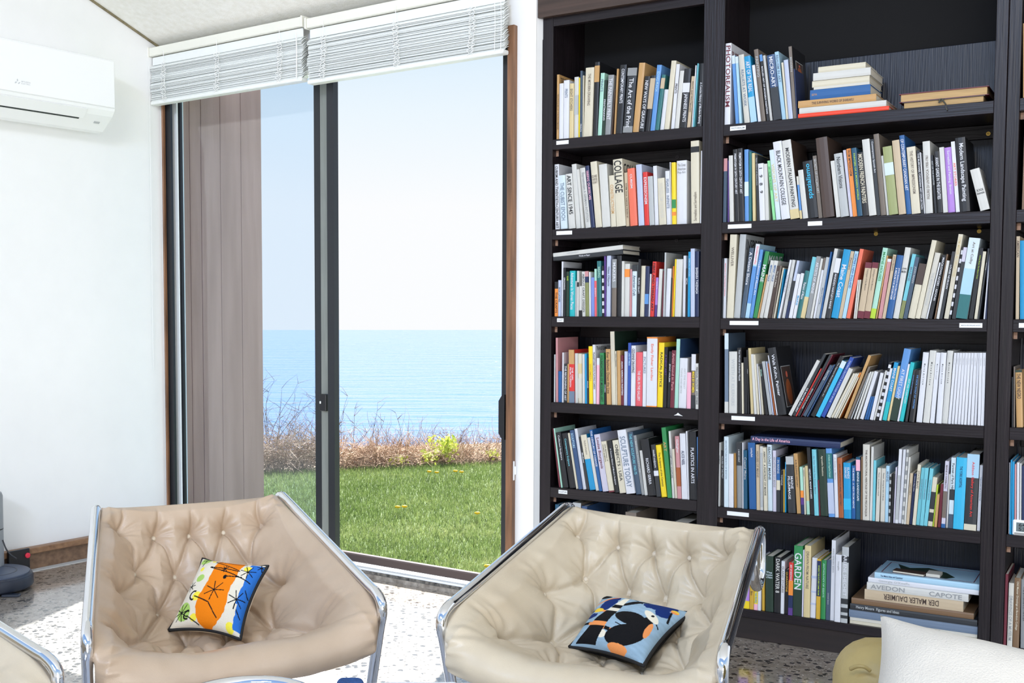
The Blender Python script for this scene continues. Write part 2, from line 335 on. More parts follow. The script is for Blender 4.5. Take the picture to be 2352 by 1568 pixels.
# ---------------------------------------------------------------- blinds
def blind(name, label, pxl, pxr, ytl, ybl, ybr, cords, nsl, pull):
    O_ = -.055
    qa, za = wp(pxl, ybl, O_); qb, zb = wp(pxr, ybr, O_); ztop = wp(pxl, ytl, O_)[1]
    zbot = (za + zb) / 2; qm = (qa + qb) / 2
    root = empty(name, MW @ Matrix.Translation((qm, O_, zbot)), label, 'blind', 'white slatted blinds above the sliding door')
    w = (qb - qa) / 2
    def lo(mesh, nm, m, **k): return inst(nm, mesh.data(nm, m, **k), root)
    H = ztop - zbot
    lo(Mesh().box(-w, w, -.03, .03, H - .048, H, None, .003), 'headrail', HEADR)
    lo(Mesh().box(-w - .012, -w - .001, -.034, .034, H - .052, H + .004, None, .002), 'bracket', HEADR); lo(Mesh().box(w + .001, w + .012, -.034, .034, H - .052, H + .004, None, .002), 'bracket', HEADR)
    lo(Mesh().box(-w + .004, w - .004, -.008, .0, H - .098, H - .052, None, .002), 'valance_slat', SLAT)
    lo(Mesh().box(-w, w, -.026, .026, 0, .02, None, .004), 'bottom_rail', SLAT)
    sl = Mesh(); n = 6
    for k in range(n):                             # slightly cupped slat
        y = -.025 + .05 * k / (n - 1); z = .003 * (1 - (2 * k / (n - 1) - 1) ** 2)
        sl.v += [(-w, y, z), (w, y, z), (w, y, z + .0016), (-w, y, z + .0016)]
    for k in range(n - 1):
        a = 4 * k; b = a + 4; sl.f += [(a, a + 1, b + 1, b), (a + 3, b + 3, b + 2, a + 2), (a, b, b + 3, a + 3), (a + 1, a + 2, b + 2, b + 1)]
    sl.f += [(0, 3, 2, 1), (4 * n - 4, 4 * n - 3, 4 * n - 2, 4 * n - 1)]
    sd = sl.data('slat', SLAT); rr = random.Random(nsl)
    for i in range(nsl):
        t = (i + .6) / nsl; z = .022 + (H - .125) * t + rr.uniform(-.0012, .0012)
        M = Matrix.Translation((rr.uniform(-.004, .004), rr.uniform(-.004, .004) + .006 * sin(i * .3), z)) @ Matrix.Rotation(rr.uniform(-.0015, .0015), 4, 'Y') @ Matrix.Rotation(radians(34 + rr.uniform(-6, 6)), 4, 'X')
        inst('slat', sd, root, M)
    for c in cords:
        x = wp(c, (ybl + ybr) / 2 - 60, O_)[0] - qm; me = Mesh()
        for sx in (-1, 1):
            pts = []
            for i in range(41):
                t = i / 40; pts.append((x + sx * .012 + .007 * sin(i * 1.7 + sx + c) + .02 * (sin(t * 4 + c) * .5) * (1 - t), -.034 - .006 * sin(i * 1.3 * sx), .01 + (H - .105) * t))
            me.tube(pts, .0017, 5)
        for i in range(0, nsl, 2): me.tube([(x - .014, -.034, .02 + (H - .125) * i / nsl), (x + .014, -.036, .026 + (H - .125) * i / nsl)], .0013, 4)
        me.tube([(x, -.034, H - .11), (x + .004, -.036, H - .03)], .0016, 5)
        lo(me, 'ladder_cord', CORD)
    if pull:
        for nm, px, ya, yb, r in pull:
            x, z0 = wp(px, yb, O_ - .04); _, z1 = wp(px, ya, O_ - .04)
            lo(Mesh().tube([(x - qm, -.04, z1 - zbot), (x - qm + .003, -.041, (z0 + z1) / 2 - zbot), (x - qm, -.04, z0 - zbot)], r, 6), nm, CORD)
    return root
blind('slatted_blind', 'left white slatted blind, raised, with a long pull cord beside the corner', 353, 700, 112, 249, 180, (386, 508, 652), 34, (('pull_cord', 352, 138, 850, .0016), ('tilt_wand', 681, 72, 180, .003)))
blind('slatted_blind', 'right white slatted blind, raised, reaching to the dark bookcase side of the door', 713, 1162, 45, 201, 117, (752, 918, 1092), 35, (('pull_cord', 1150, 4, 116, .0016), ('lift_cord', 1136, 6, 118, .0014)))

# ---------------------------------------------------------------- air conditioner
acp = CRN + NL * .21; 
def lp(px, py, off):
    p = onplane(px, py, CRN + NL * off, NL); return (p - CRN).dot(-DL), p.z
x1, zb = lp(264, 251, .21); zt = lp(200, 124, .21)[1]; zu = lp(190, 297, .12)[1]; x0 = x1 - .86
ac = empty('air_conditioner', ML @ Matrix.Translation(((x0 + x1) / 2, 0, zu)), 'white wall-mounted air conditioner high on the white left wall', 'air conditioner')
hw = (x1 - x0) / 2; ht = zt - zu; hb = zb - zu
prof = [(0, ht), (-.19, ht), (-.205, ht - .006), (-.21, ht - .02), (-.21, hb), (-.205, hb - .012), (-.185, hb - .04), (-.15, hb - .068), (-.10, .006), (-.06, 0), (0, .01)]
me = Mesh(); k = len(prof); me.add([V((-hw, y, z)) for y, z in prof] + [V((hw, y, z)) for y, z in prof], [tuple(range(k)), tuple(range(2 * k - 1, k - 1, -1))] + [(i, (i + 1) % k, (i + 1) % k + k, i + k) for i in range(k)])
inst('body', me.data('body', PLAST), ac); fixn(bpy.data.objects[ac.children[0].name])
me = Mesh(); me.box(-hw + .004, hw - .004, -.217, -.2105, hb + .004, ht - .012, None, .003); inst('front_panel', me.data('front_panel', PLAST), ac)
def under(x0, x1, t0, t1, off, m, nm):            # a slab lying on the sloped underside between (y,z) points t0 and t1
    (ya, za), (yb, zb_) = t0, t1; n = V((0, -(za - zb_), (ya - yb))).normalized(); n = n if n.z < 0 else -n
    me = Mesh(); a = [V((x0, ya, za)), V((x1, ya, za)), V((x1, yb, zb_)), V((x0, yb, zb_))]
    me.add([p + n * .0005 for p in a] + [p + n * off for p in a], [(0, 1, 2, 3), (4, 5, 6, 7), (0, 1, 5, 4), (1, 2, 6, 5), (2, 3, 7, 6), (3, 0, 4, 7)])
    return fixn(inst(nm, me.data(nm, m), ac))
under(-hw + .03, hw - .17, (-.203, hb - .017), (-.160, hb - .060), .005, PLAST, 'louver')
under(-hw + .03, hw - .19, (-.1585, hb - .0610), (-.1505, hb - .0675), .002, mat('vent_shadow', '2c3432', .7), 'air_outlet')
under(hw - .09, hw - .055, (-.150, hb - .068), (-.14, hb - .076), .003, mat('indicator_grey', 'b9bcbe', .4), 'indicator')
ax = lp(40, 188, .217); lx = ax[0] - (x0 + x1) / 2; lz = ax[1] - zu; me = Mesh()
for dx, dz in ((0, .009), (-.0085, -.004), (.0085, -.004)):
    me.add([V((lx + dx + a * .0075, -.2175, lz + dz + b * .0075)) for a, b in (((0, 1), (.6, 0), (0, -1), (-.6, 0)) if dx == 0 else ((-1, -.6), (.3 * (1 if dx > 0 else -1) - .1, .6), (1, .6), (0, -.6)))], [(0, 1, 2, 3)])
put_text(me, 'MITSUBISHI', (lx + .022, -.2175, lz + .006), (1, 0, 0), (0, 0, 1), .05, .007); put_text(me, 'ELECTRIC', (lx + .022, -.2175, lz - .004), (1, 0, 0), (0, 0, 1), .05, .007)
inst('logo', me.data('logo', mat('logo_grey', 'c6cace', .5)), ac)

# ---------------------------------------------------------------- robot vacuum, dock, power strip
rc = atz(-18, 1312, .09); R_ = .19
rob = empty('robot_vacuum', Matrix.Translation((rc.x, rc.y, 0)), 'dark blue-grey round robot vacuum parked on the floor by the left wall', 'robot vacuum')
BLUEG = mat('blue_grey_plastic', '3f4a5e', .4); BLUED = mat('dark_blue_plastic', '262c39', .4)
inst('body', Mesh().lathe([(.15, .008), (R_ - .01, .012), (R_, .022), (R_, .074), (R_ - .006, .082)], 64).data('body', BLUED, True), rob); part_auto_smooth(rob.children[-1])
inst('bumper', Mesh().lathe([(R_ + .0005, .02), (R_ + .004, .026), (R_ + .004, .066), (R_ + .0005, .072)], 64, caps=False).data('bumper', BLUED, True), rob)
inst('top_plate', Mesh().lathe([(R_ - .012, .082), (R_ - .013, .088), (R_ - .02, .0905)], 64).data('top_plate', BLUEG, True), rob); part_auto_smooth(rob.children[-1])
inst('ring', Mesh().lathe([(.118, .0905), (.117, .0918), (.112, .0918), (.111, .0905)], 64, caps=False).data('ring', BLUED), rob)
inst('button', Mesh().lathe([(.03, .0905), (.03, .0935), (.026, .0945)], 32).data('button', BLUED), rob)
inst('side_brush_foot', Mesh().box(.10, .185, -.16, -.12, .0, .012, None, .004).data('side_brush_foot', BLUED), rob)
tp = atd(-30, 1200, rc.y + .13)
dk = empty('dock_tower', Matrix.Translation((tp.x, tp.y, 0)), 'grey cylindrical dock tower behind the robot vacuum at the left edge', 'dock')
zt_ = atd(0, 1130, tp.y).z
inst('column', Mesh().lathe([(.078, 0), (.078, zt_ - .02), (.072, zt_ - .004), (.06, zt_)], 40).data('column', mat('grey_plastic', '8a8d90', .45), True), dk); part_auto_smooth(dk.children[-1])
inst('cap', Mesh().lathe([(.0785, zt_ - .19), (.0785, zt_ - .184)], 40, caps=False).data('cap', BLACK), dk)
p1 = atd(68, 1290, tp.y - .02); xs = (V((p1.x, p1.y, 0)) - CRN).dot(-DL)
ps = empty('power_strip', ML @ Matrix.Translation((lp(45, 1275, .06)[0], -.06, .0)), 'black power strip with a red switch against the wooden baseboard', 'power strip')
xa = lp(45, 1275, .06)[0]; zs = [lp(50, y, .072)[1] for y in (1288, 1262)]; w0 = lp(20, 1275, .072)[0] - xa; w1 = lp(69, 1275, .072)[0] - xa
inst('housing', Mesh().box(w0, w1, -.012, .008, 0.002, zs[1], None, .003).data('housing', BLACK), ps)
rx = lp(63, 1275, .073)[0] - xa; rz = lp(63, 1275, .073)[1]
inst('switch', Mesh().lathe([(.014, 0), (.014, .006), (.011, .008)], 20, Matrix.Translation((rx, -.0125, rz)) @ Matrix.Rotation(pi / 2, 4, 'X')).data('switch', mat('red_switch', 'e5304a', .4)), ps)
cpts = [atd(6, 1240, tp.y - .09), atd(14, 1260, tp.y - .1), atd(24, 1273, tp.y - .1), atd(38, 1283, tp.y - .11)]
o = inst('power_cord', Mesh().tube(catmull([ps.matrix_world.inverted() @ q for q in cpts], 6), .004, 6).data('power_cord', BLACK, True), ps)
# ---------------------------------------------------------------- outdoors
FINM = mat('weathered_siding', 'bd9788', .8, hx2='a98577', vscale=(14, 14, 1.2), bump=.15, bscale=(70, 70, 4))
qf = wp(424, 700, .17)[0]
def fo(px, y=700):
    p = onplane(px, y, W0 + QR * qf, QR); return (p - W0).dot(OUT)
fin = empty('wall_outer', kind='structure'); oe = fo(604)
Mesh().box(qf - .16, qf - .014, .17, oe - .004, -.32, 3.2, MW).obj('core', FINM, fin)
edges = [.17] + [fo(x) for x in (440, 466, 510, 557)] + [oe]; rr = random.Random(3)
for a, b in zip(edges, edges[1:]):
    j = rr.uniform(0, .002); Mesh().box(qf - .014, qf - j, a + .002, b - .002, -.3, 2.96, MW, .002).obj('plank', FINM, fin)
EZ = -.3
E0 = V((-1.5846, 11.558, EZ)); ET = V((2.5, .8305, 0)).normalized(); EN = V((-ET.y, ET.x, 0))
LAWN = mat('lawn_soil', '55683a', .9, hx2='3d4d26', vscale=(6, 6, 6), detail=8, bump=.5, bscale=60)
lw = Mesh(); A = [MW @ V((-9, .17, EZ)), MW @ V((9, .17, EZ)), E0 + ET * 12 + EN * .1, E0 - ET * 11 + EN * .1]
lw.add(A + [p - UP * .2 for p in A], [(0, 1, 2, 3), (7, 6, 5, 4), (0, 4, 5, 1), (1, 5, 6, 2), (2, 6, 7, 3), (3, 7, 4, 0)])
tag(fixn(lw.obj('ground_lawn', LAWN)), kind='structure')
def gmat(name, stops, rough, scale, trans=.0):
    m = bpy.data.materials.new(name); m.use_nodes = True; n = m.node_tree; p = n.nodes['Principled BSDF']; L = n.links.new
    tc = n.nodes.new('ShaderNodeTexCoord'); a = n.nodes.new('ShaderNodeTexNoise'); a.inputs['Scale'].default_value = scale[0]; b = n.nodes.new('ShaderNodeTexWhiteNoise')
    L(tc.outputs['Object'], a.inputs[0]); mp = n.nodes.new('ShaderNodeVectorMath'); mp.operation = 'SNAP'; mp.inputs[1].default_value = (scale[1],) * 3
    L(tc.outputs['Object'], mp.inputs[0]); L(mp.outputs[0], b.inputs[0]); mx = n.nodes.new('ShaderNodeMath'); mx.operation = 'MULTIPLY_ADD'; mx.inputs[1].default_value = .45
    L(b.outputs['Value'], mx.inputs[0]); h = n.nodes.new('ShaderNodeMath'); h.operation = 'MULTIPLY_ADD'; h.inputs[1].default_value = .9; h.inputs[2].default_value = -.18; L(a.outputs[0], h.inputs[0]); L(h.outputs[0], mx.inputs[2])
    r = n.nodes.new('ShaderNodeValToRGB'); e = r.color_ramp.elements
    e[0].position = stops[0][0]; e[0].color = hexc(stops[0][1]); e[1].position = stops[-1][0]; e[1].color = hexc(stops[-1][1])
    for q, c in stops[1:-1]: e.new(q).color = hexc(c)
    L(mx.outputs[0], r.inputs[0]); L(r.outputs[0], p.inputs['Base Color']); p.inputs['Roughness'].default_value = rough; p.inputs['Specular IOR Level'].default_value = .3
    if trans:
        tl = n.nodes.new('ShaderNodeBsdfTranslucent'); L(r.outputs[0], tl.inputs[0]); mxs = n.nodes.new('ShaderNodeMixShader'); mxs.inputs[0].default_value = trans
        L(p.outputs[0], mxs.inputs[1]); L(tl.outputs[0], mxs.inputs[2]); L(mxs.outputs[0], n.nodes['Material Output'].inputs[0])
    return m
GRASS = gmat('grass_blades', ((.05, '43572a'), (.4, '566937'), (.7, '6f7d49'), (.95, '94996e')), .55, (1.1, .035), .45)
g = Mesh(); rr = random.Random(11); nb = 0
while nb < 85000:
    Y = rr.uniform(6.3, 12.6); X = rr.uniform(-.19, .13) * Y
    p = V((X, Y, EZ))
    if (p - W0).dot(OUT) < .2 or (p - E0).dot(EN) > .08: continue
    if (p - W0).dot(QR) < qf + .03 and (p - W0).dot(OUT) < oe + .1: continue
    h = rr.uniform(.028, .066); w = rr.uniform(.0018, .0038); a = rr.uniform(0, pi); dx, dy = cos(a) * w, sin(a) * w
    k = len(g.v); g.v += [(X - dx, Y - dy, EZ), (X + dx, Y + dy, EZ), (X + rr.gauss(0, .017), Y + rr.gauss(0, .017), EZ + h)]; g.f.append((k, k + 1, k + 2)); nb += 1
tag(g.obj('lawn_grass', GRASS), 'sunlit green lawn of short grass outside the glass door', 'grass', kind='stuff')
# bank, sea
BANK = mat('bank_earth', '8d7862', .95, hx2='5e4c3c', vscale=(7, 7, 7), detail=8, bump=.6, bscale=30)
bk = Mesh(); prof = [(-.05, -.31), (.15, -.2), (.5, -.14), (1.1, -.22), (2.0, -.9), (4, -3.2), (8, -6.3)]; nx = 60
for i in range(nx + 1):
    for d, z in prof:
        t = -11 + 23 * i / nx; q = E0 + ET * t + EN * d; bk.v.append((q.x, q.y, z + (.06 * noise.noise(V((t * 2, d * 2, 0))) if .1 < d < 3 else 0)))
k = len(prof); bk.f = [(i * k + j, (i + 1) * k + j, (i + 1) * k + j + 1, i * k + j + 1) for i in range(nx) for j in range(k - 1)]
tag(bk.obj('ground_bank', BANK, smooth=True), kind='structure')
def sea_mat():
    m = bpy.data.materials.new('sea_water'); m.use_nodes = True; n = m.node_tree; p = n.nodes['Principled BSDF']; L = n.links.new
    p.inputs['Base Color'].default_value = hexc('486a96'); p.inputs['Roughness'].default_value = .08; p.inputs['IOR'].default_value = 1.6
    tc = n.nodes.new('ShaderNodeTexCoord'); h = None
    for sc, st in (((.06, .30, 1), 1.6), ((.45, 1.5, 1), .5)):
        mp = n.nodes.new('ShaderNodeMapping'); mp.inputs['Scale'].default_value = sc; L(tc.outputs['Object'], mp.inputs[0])
        nz = n.nodes.new('ShaderNodeTexNoise'); nz.inputs['Scale'].default_value = 1.; nz.inputs['Detail'].default_value = 3; nz.inputs['Roughness'].default_value = .5; L(mp.outputs[0], nz.inputs[0])
        ma = n.nodes.new('ShaderNodeMath'); ma.operation = 'MULTIPLY'; ma.inputs[1].default_value = st; L(nz.outputs[0], ma.inputs[0])
        if h is None: h = ma.outputs[0]
        else:
            ad = n.nodes.new('ShaderNodeMath'); L(h, ad.inputs[0]); L(ma.outputs[0], ad.inputs[1]); h = ad.outputs[0]
    b = n.nodes.new('ShaderNodeBump'); b.inputs['Strength'].default_value = 1.; b.inputs['Distance'].default_value = .5; L(h, b.inputs['Height']); L(b.outputs[0], p.inputs['Normal'])
    return m
ZS = -6.; yf = atz(964, 757.5, ZS).y
se = Mesh(); se.add([V((x, y, z)) for z in (ZS, ZS - 1) for x, y in ((-500, 13), (500, 13), (500, yf), (-500, yf))], [(0, 1, 2, 3), (7, 6, 5, 4), (0, 4, 5, 1), (1, 5, 6, 2), (2, 6, 7, 3), (3, 7, 4, 0)])
tag(se.obj('ground_sea', sea_mat()), kind='structure')

TWIG = gmat('dry_twigs', ((.05, '6f5846'), (.4, '9b8069'), (.7, 'bda38c'), (.95, 'd9c7b4')), .8, (1.5, .08))
LEAF = gmat('young_leaves', ((.05, '9db83c'), (.5, 'c3cf55'), (.95, 'd9dd7d')), .6, (4., .03), .4)
BARK = mat('twig_bark', '6d5a4e', .8, var=.3, vscale=(20, 20, 20))
def cane(mesh, p, d, L, r, rr, seg=5, curl=.5, n=3):
    pts = [V(p)]; d = V(d).normalized(); rs = [r]
    for i in range(seg):
        d = (d + V((rr.gauss(0, curl), rr.gauss(0, curl), rr.gauss(-.06, curl))) * .35).normalized(); pts.append(pts[-1] + d * L / seg); rs.append(r * (1 - .75 * (i + 1) / seg))
    mesh.tube(pts, rs, n, False); return pts
th = Mesh(); rr = random.Random(5)
for i in range(5200):
    t = rr.uniform(-1.2, 3.4); left = t < .75
    d = abs(rr.gauss(0, .38)) + .02; q = E0 + ET * t + EN * d; hh = rr.uniform(-.2, .10) + (.12 if left else 0) - .16 * max(0, (t - 1.6))
    a = rr.uniform(0, 2 * pi); e = rr.uniform(-.2, .9); cane(th, (q.x, q.y, EZ + .08 + max(-.05, hh)), (cos(a), sin(a), e), rr.uniform(.2, .55), rr.uniform(.0022, .0045), rr, 4, .9)
tag(th.obj('dry_brush', TWIG), 'tangled dry brown brush along the far edge of the lawn', 'brush', kind='stuff')
def shrub(px, py0, py1, label, spread, n, rr, lean=0., green=0, name='bare_shrub', grp=None):
    t = 0; dd = .10 if green else .35; base = onplane(px, 1060, E0 + EN * dd, EN); base.z = EZ + .1
    top = onplane(px, py1, E0 + EN * dd, EN).z; H = top - base.z
    root = empty(name, Matrix.Translation(base), label, 'shrub', grp); m = Mesh(); lf = Mesh()
    for i in range(n):
        a = rr.uniform(0, 2 * pi); s = rr.uniform(.1, 1) * spread
        pts = cane(m, (rr.gauss(0, .05), rr.gauss(0, .05), -.05), (cos(a) * s + lean, sin(a) * s * .5, 1), H * rr.uniform(.7, 1.05), .0055, rr, 7, .35, 4)
        for b in range(3 + int(H * 5)):
            j = rr.randrange(2, len(pts)); a2 = rr.uniform(0, 2 * pi); tw = cane(m, pts[j], (cos(a2), sin(a2) * .6, rr.uniform(.2, 1.1)), H * rr.uniform(.12, .32), .0028, rr, 4, .5, 3)
            for q in range(green):
                c = tw[rr.randrange(1, len(tw))] + V((rr.gauss(0, .03), rr.gauss(0, .03), rr.gauss(0, .03))); u = V((rr.gauss(0, 1), rr.gauss(0, 1), rr.gauss(0, 1))).normalized() * rr.uniform(.016, .032); w = u.orthogonal().normalized() * u.length * .55
                lf.add([c - u, c + w, c + u, c - w], [(0, 1, 2, 3)])
    inst('branches', m.data('branches', BARK if not green else TWIG), root)
    if green: tag(inst('leaves', lf.data('leaves', LEAF), root), kind='stuff')
rr = random.Random(21)
shrub(628, 1060, 850, 'tall bare twiggy shrub beside the weathered outer wall', .38, 9, rr, .12)
shrub(700, 1060, 930, 'low bare shrub just left of the dark door stiles', .6, 9, rr)
shrub(782, 1060, 890, 'bare shrub with an arching stem just right of the dark door stiles', .35, 7, rr, .1)
shrub(862, 1060, 915, 'single upright bare sapling against the sea', .08, 2, rr)
shrub(905, 1060, 935, 'thin bare sapling bending right against the sea', .2, 2, rr, .2)
shrub(960, 1060, 985, 'small bare twigs left of the leafy shrub', .4, 4, rr)
shrub(1045, 1060, 955, 'bare upright shrub behind the leafy yellow-green bushes', .35, 7, rr, .05)
shrub(1100, 1060, 985, 'bare twigs nearest the oak door casing', .4, 5, rr)
shrub(1015, 1060, 998, 'leafy yellow-green bush, the largest at the lawn edge', .55, 8, rr, 0, 12, 'leafy_shrub')
shrub(985, 1060, 1030, 'low leafy bush left of the largest yellow-green bush', .9, 6, rr, 0, 9, 'leafy_shrub')
shrub(905, 1060, 1048, 'small low leafy bush in the middle of the brush', 1., 5, rr, 0, 8, 'leafy_shrub')
shrub(1130, 1060, 1028, 'low leafy growth beside the oak door casing', .9, 5, rr, 0, 8, 'leafy_shrub')
DND = mat('dandelion_yellow', 'f3c21d', .6, var=.2, vscale=(300, 300, 300)); DST = mat('dandelion_stem', '7d9a45', .6)
hd = Mesh().lathe([(.004, -.006), (.014, -.003), (.024, .003), (.02, .009), (.008, .012)], 10).data('flower_head', DND); st = Mesh().tube([(0, 0, 0), (.004, 0, .04), (0, 0, .082)], .002, 4).data('stem', DST)
for px, py, lb in ((986, 1084, 'dandelion at the far lawn edge, leftmost of its row'), (1003, 1086, 'dandelion at the far lawn edge, second of its row'), (1046, 1083, 'dandelion at the far lawn edge, third of its row'), (1060, 1085, 'dandelion at the far lawn edge, rightmost of its row'),
                   (929, 1165, 'larger dandelion alone in the middle of the lawn'), (913, 1166, 'smaller dandelion just left of the larger mid-lawn one'), (1096, 1180, 'dandelion right of the middle of the lawn'), (1120, 1302, 'dandelion nearest the door sill')):
    p = atz(px, py, EZ + .08); r = empty('dandelion', Matrix.Translation((p.x, p.y, EZ)), lb + ', yellow', 'dandelion', 'dandelions in the lawn')
    inst('stem', st, r); inst('flower_head', hd, r, Matrix.Translation((0, 0, .084)) @ Matrix.Rotation(-.5, 4, 'X'))
# ---------------------------------------------------------------- bookcase
LEFT_S = (-.891, -.196); MAIN_S = (-.107, .899); RIGHT_S = (.983, 1.80); DEP = .30
ZL = [2.149, 1.745, 1.351, .959, .567, .130]; ZR = [2.146, 1.745, 1.346, .949, .551, .130]; ZX = [2.146, 1.745, 1.346, .949, .551, .130]
ZTOP = 3.0
case = empty('bookcase', MB_.copy(), 'tall built-in dark stained bookcase filling the right side of the room', 'bookcase')
def cb(nm, x0, x1, y0, y1, z0, z1, m, par=case, bev=.0015):
    return inst(nm, Mesh().box(x0, x1, y0, y1, z0, z1, None, bev).data(nm, m), par)
zh = bp(1250, 39, -.03)[1]; zr = bp(1275, 60)[1]
for x0, x1 in ((-.942, -.891), (-.196, -.107), (.899, .9395), (.9415, .983), (1.80, 1.88)): cb('upright', x0, x1, 0, DEP + .045, 0, ZTOP, DARK)
cb('top_rail', -.891, -.196, .0005, .03, zr, ZTOP, DARKH); cb('top_rail', -.107, .899, .0005, .03, zr + .1, ZTOP, DARKH)
cb('fascia', -.955, -.19, -.03, -.0005, zh, ZTOP, mat('fascia_wood', '4a3830', .4, hx2='33261f', vscale=(2.5, 55, 55), bump=.15, bscale=(5, 110, 110)))
cb('end_panel', -.944, -.9425, .0, DEP, 0, 2.6, DARK)
SHELF = {}
for bay, (s0, s1), zz in (('L', LEFT_S, ZL), ('R', MAIN_S, ZR), ('X', RIGHT_S, ZX)):
    cb('back_panel', s0, s1, DEP, DEP + .012, 0, 2.425, BACKP); cb('back_panel', s0, s1, DEP + .03, DEP + .042, 2.38, ZTOP, mat('upper_panel_black', '08080b', .9))  # above the back panel, a set-back second panel in matte near-black
    cb('top_panel', s0, s1, .03, DEP, 2.93, 2.96, DARKH)
    for i, z in enumerate(zz):
        if i < 5:
            SHELF[bay, i + 1] = sh = cb('shelf', s0, s1, 0.001, DEP, z - .046, z, DARKH)
            _c = cb('cleat', s0, s0 + .014, .036, DEP - .02, z - .073, z - .0465, DARKH); cb('end_grain', s0 + .0008, s0 + .0132, .0352, .036, z - .0722, z - .0473, CLEAT, _c, 0)
            SHELF[bay, i + 1, 'b'] = cb('batten', s0 + .015, s1, DEP - .02, DEP - .0005, z - .10, z - .0465, DARKH)
        else:
            SHELF[bay, i + 1] = cb('shelf', s0, s1, 0.001, DEP, z - .035, z, DARKH); cb('plinth', s0, s1, .02, .05, 0, z - .0355, mat('plinth_wood', '251a18', .45, hx2='181110', vscale=(2.5, 40, 40)))
rg = Mesh().lathe([(.008, 0), (.008, .002), (.0045, .002), (.0045, 0.0)], 16, Matrix.Rotation(pi / 2, 4, 'X')).data('screw', BRASS)
for k, px, py in ((1, 2270, 307), (2, 2012, 537), (2, 2249, 531)):
    s, z = bp(px, py, DEP - .021); inst('screw', rg, SHELF['R', k, 'b'], Matrix.Translation((s, DEP - .0205, z)))
rg2 = rg.copy(); rg2.materials[0] = mat('dull_screw', '4c474a', .5, metal=.6)
for k, px, py in ((1, 1300, 346), (1, 1556, 361), (2, 1424, 557), (2, 1554, 552)):
    s, z = bp(px, py, DEP - .021); inst('screw', rg2, SHELF['L', k, 'b'], Matrix.Translation((s, DEP - .0205, z)))
PAPER = mat('sticker_paper', 'eceff2', .5); INK = {}
for bay, k, px, py, w, h, t in (('L', 1, 1292, 327, 28, 8, ''), ('L', 2, 1296, 534.5, 36, 7.5, ''), ('L', 3, 1287, 735, 15, 6.5, 'CRAFT'), ('L', 5, 1293, 1129.5, 20, 7, 'SCULPTURE'), ('R', 1, 1695, 294, 36, 8, 'PHOTOREALISM'), ('R', 2, 1699, 519.5, 54, 8, ''), ('R', 2, 1872, 513, 33, 7, ''),
                                ('R', 3, 1709, 741.5, 66, 8, ''), ('R', 3, 2230, 747, 53, 7.5, 'MAINE & NEW ENGLAND ARTISTS'), ('R', 4, 1707, 960.5, 54, 8, ''), ('R', 5, 1695, 1180, 50, 9, ''), ('X', 3, 2351, 747, 22, 8, '')):
    s0, z0 = bp(px - w / 2, py + h / 2); s1, z1 = bp(px + w / 2, py - h / 2); zc = (z0 + z1) / 2
    z0, z1 = zc - .0085, zc + .0085
    o = cb('shelf_label', s0, s1, -.0008, .001, z0, z1, PAPER, SHELF[bay, k], 0)
    if t:
        me = put_text(Mesh(), t, (s0 + (s1 - s0) * .08, -.001, zc), (1, 0, 0), (0, 0, 1), (s1 - s0) * .84, .007); me.v += []; 
        o2 = me.data('x', mat('print_grey', '55585c', .6)); o.data.materials.append(o2.materials[0])
        bm = bmesh.new(); bm.from_mesh(o.data); n0 = len(bm.faces); bm.from_mesh(o2); bm.faces.ensure_lookup_table()
        for f in bm.faces[n0:]: f.material_index = 1
        bm.to_mesh(o.data); bm.free()
s, z = bp(1558, 952); ch = Mesh(); ch.prism([(s - .02, z - .004), (s - .004, z - .003), (s + .02, z - .005), (s + .008, z + .001), (s - .002, z + .008), (s - .009, z + .001)], -.0007, .0005); inst('paint_chip', ch.data('paint_chip', PAPER), SHELF['L', 4])

# ---------------------------------------------------------------- books
PAL = dict(white='dadce3', offwhite='d0d0cc', cream='d6cfba', sand='d6c494', tan='c49a63', beige='c5b296', brown='7a5f45', umber='4a3a33', rust='a5592f', orange='ee8f3c', vermilion='f2482a', red='d8332e', salmon='e8735a', coral='e5606a', pink='f0b4c8', rose='c98f93', maroon='6d2433',
           purple='b285d8', violet='5a3b86', lilac='c9c6d8', lavender='b9c3dc', periwinkle='7f93d8', navy='1f2d55', blue='225c99', azure='1793c8', cobalt='2c4fa6', cornflower='5c93d2', sky='a9cfe6', iceblue='cfdfe8', cyan='35b4e0', aqua='72c3d2', turquoise='22b7bd', teal='2a6f72', slate='44566a', mint='a9d8c6', lightgreen='8fdc9a', green='2f8a4f',
           bottle='22382c', olive='848a56', moss='9aa26d', lime='b6d43a', yellow='f2d422', mustard='cfa63a', ochre='a4783a', black='1b1c20', charcoal='2e3135', grey='8f9294', ash='b5b9bb', taupe='756a60', stone='cfccc2', denim='33507a', petrol='15506e', steel='6e7f95')
PRINT = mat('page_edges', 'd9d3c4', .8, var=.15, vscale=(3, 3, 260))
def pmat(c): return mat('cover_' + c, PAL[c], .42, var=.10, vscale=(14, 14, 5), detail=6)
def imat(c): return mat('ink_' + c, PAL[c], .5)
ONES = 'first second third fourth fifth sixth seventh eighth ninth tenth eleventh twelfth thirteenth fourteenth fifteenth sixteenth seventeenth eighteenth nineteenth'.split()
TENS = {2: ('twentieth', 'twenty'), 3: ('thirtieth', 'thirty'), 4: ('fortieth', 'forty'), 5: ('fiftieth', 'fifty'), 6: ('sixtieth', 'sixty'), 7: ('seventieth', 'seventy')}
def ordw(n): return ONES[n - 1] if n < 20 else (TENS[n // 10][0] if n % 10 == 0 else TENS[n // 10][1] + '-' + ONES[n % 10 - 1])
BAYN = dict(L='left bay', R='middle bay', X='right bay'); ROWN = {1: 'top shelf', 2: 'second shelf', 3: 'third shelf', 4: 'fourth shelf', 5: 'fifth shelf', 6: 'bottom shelf'}
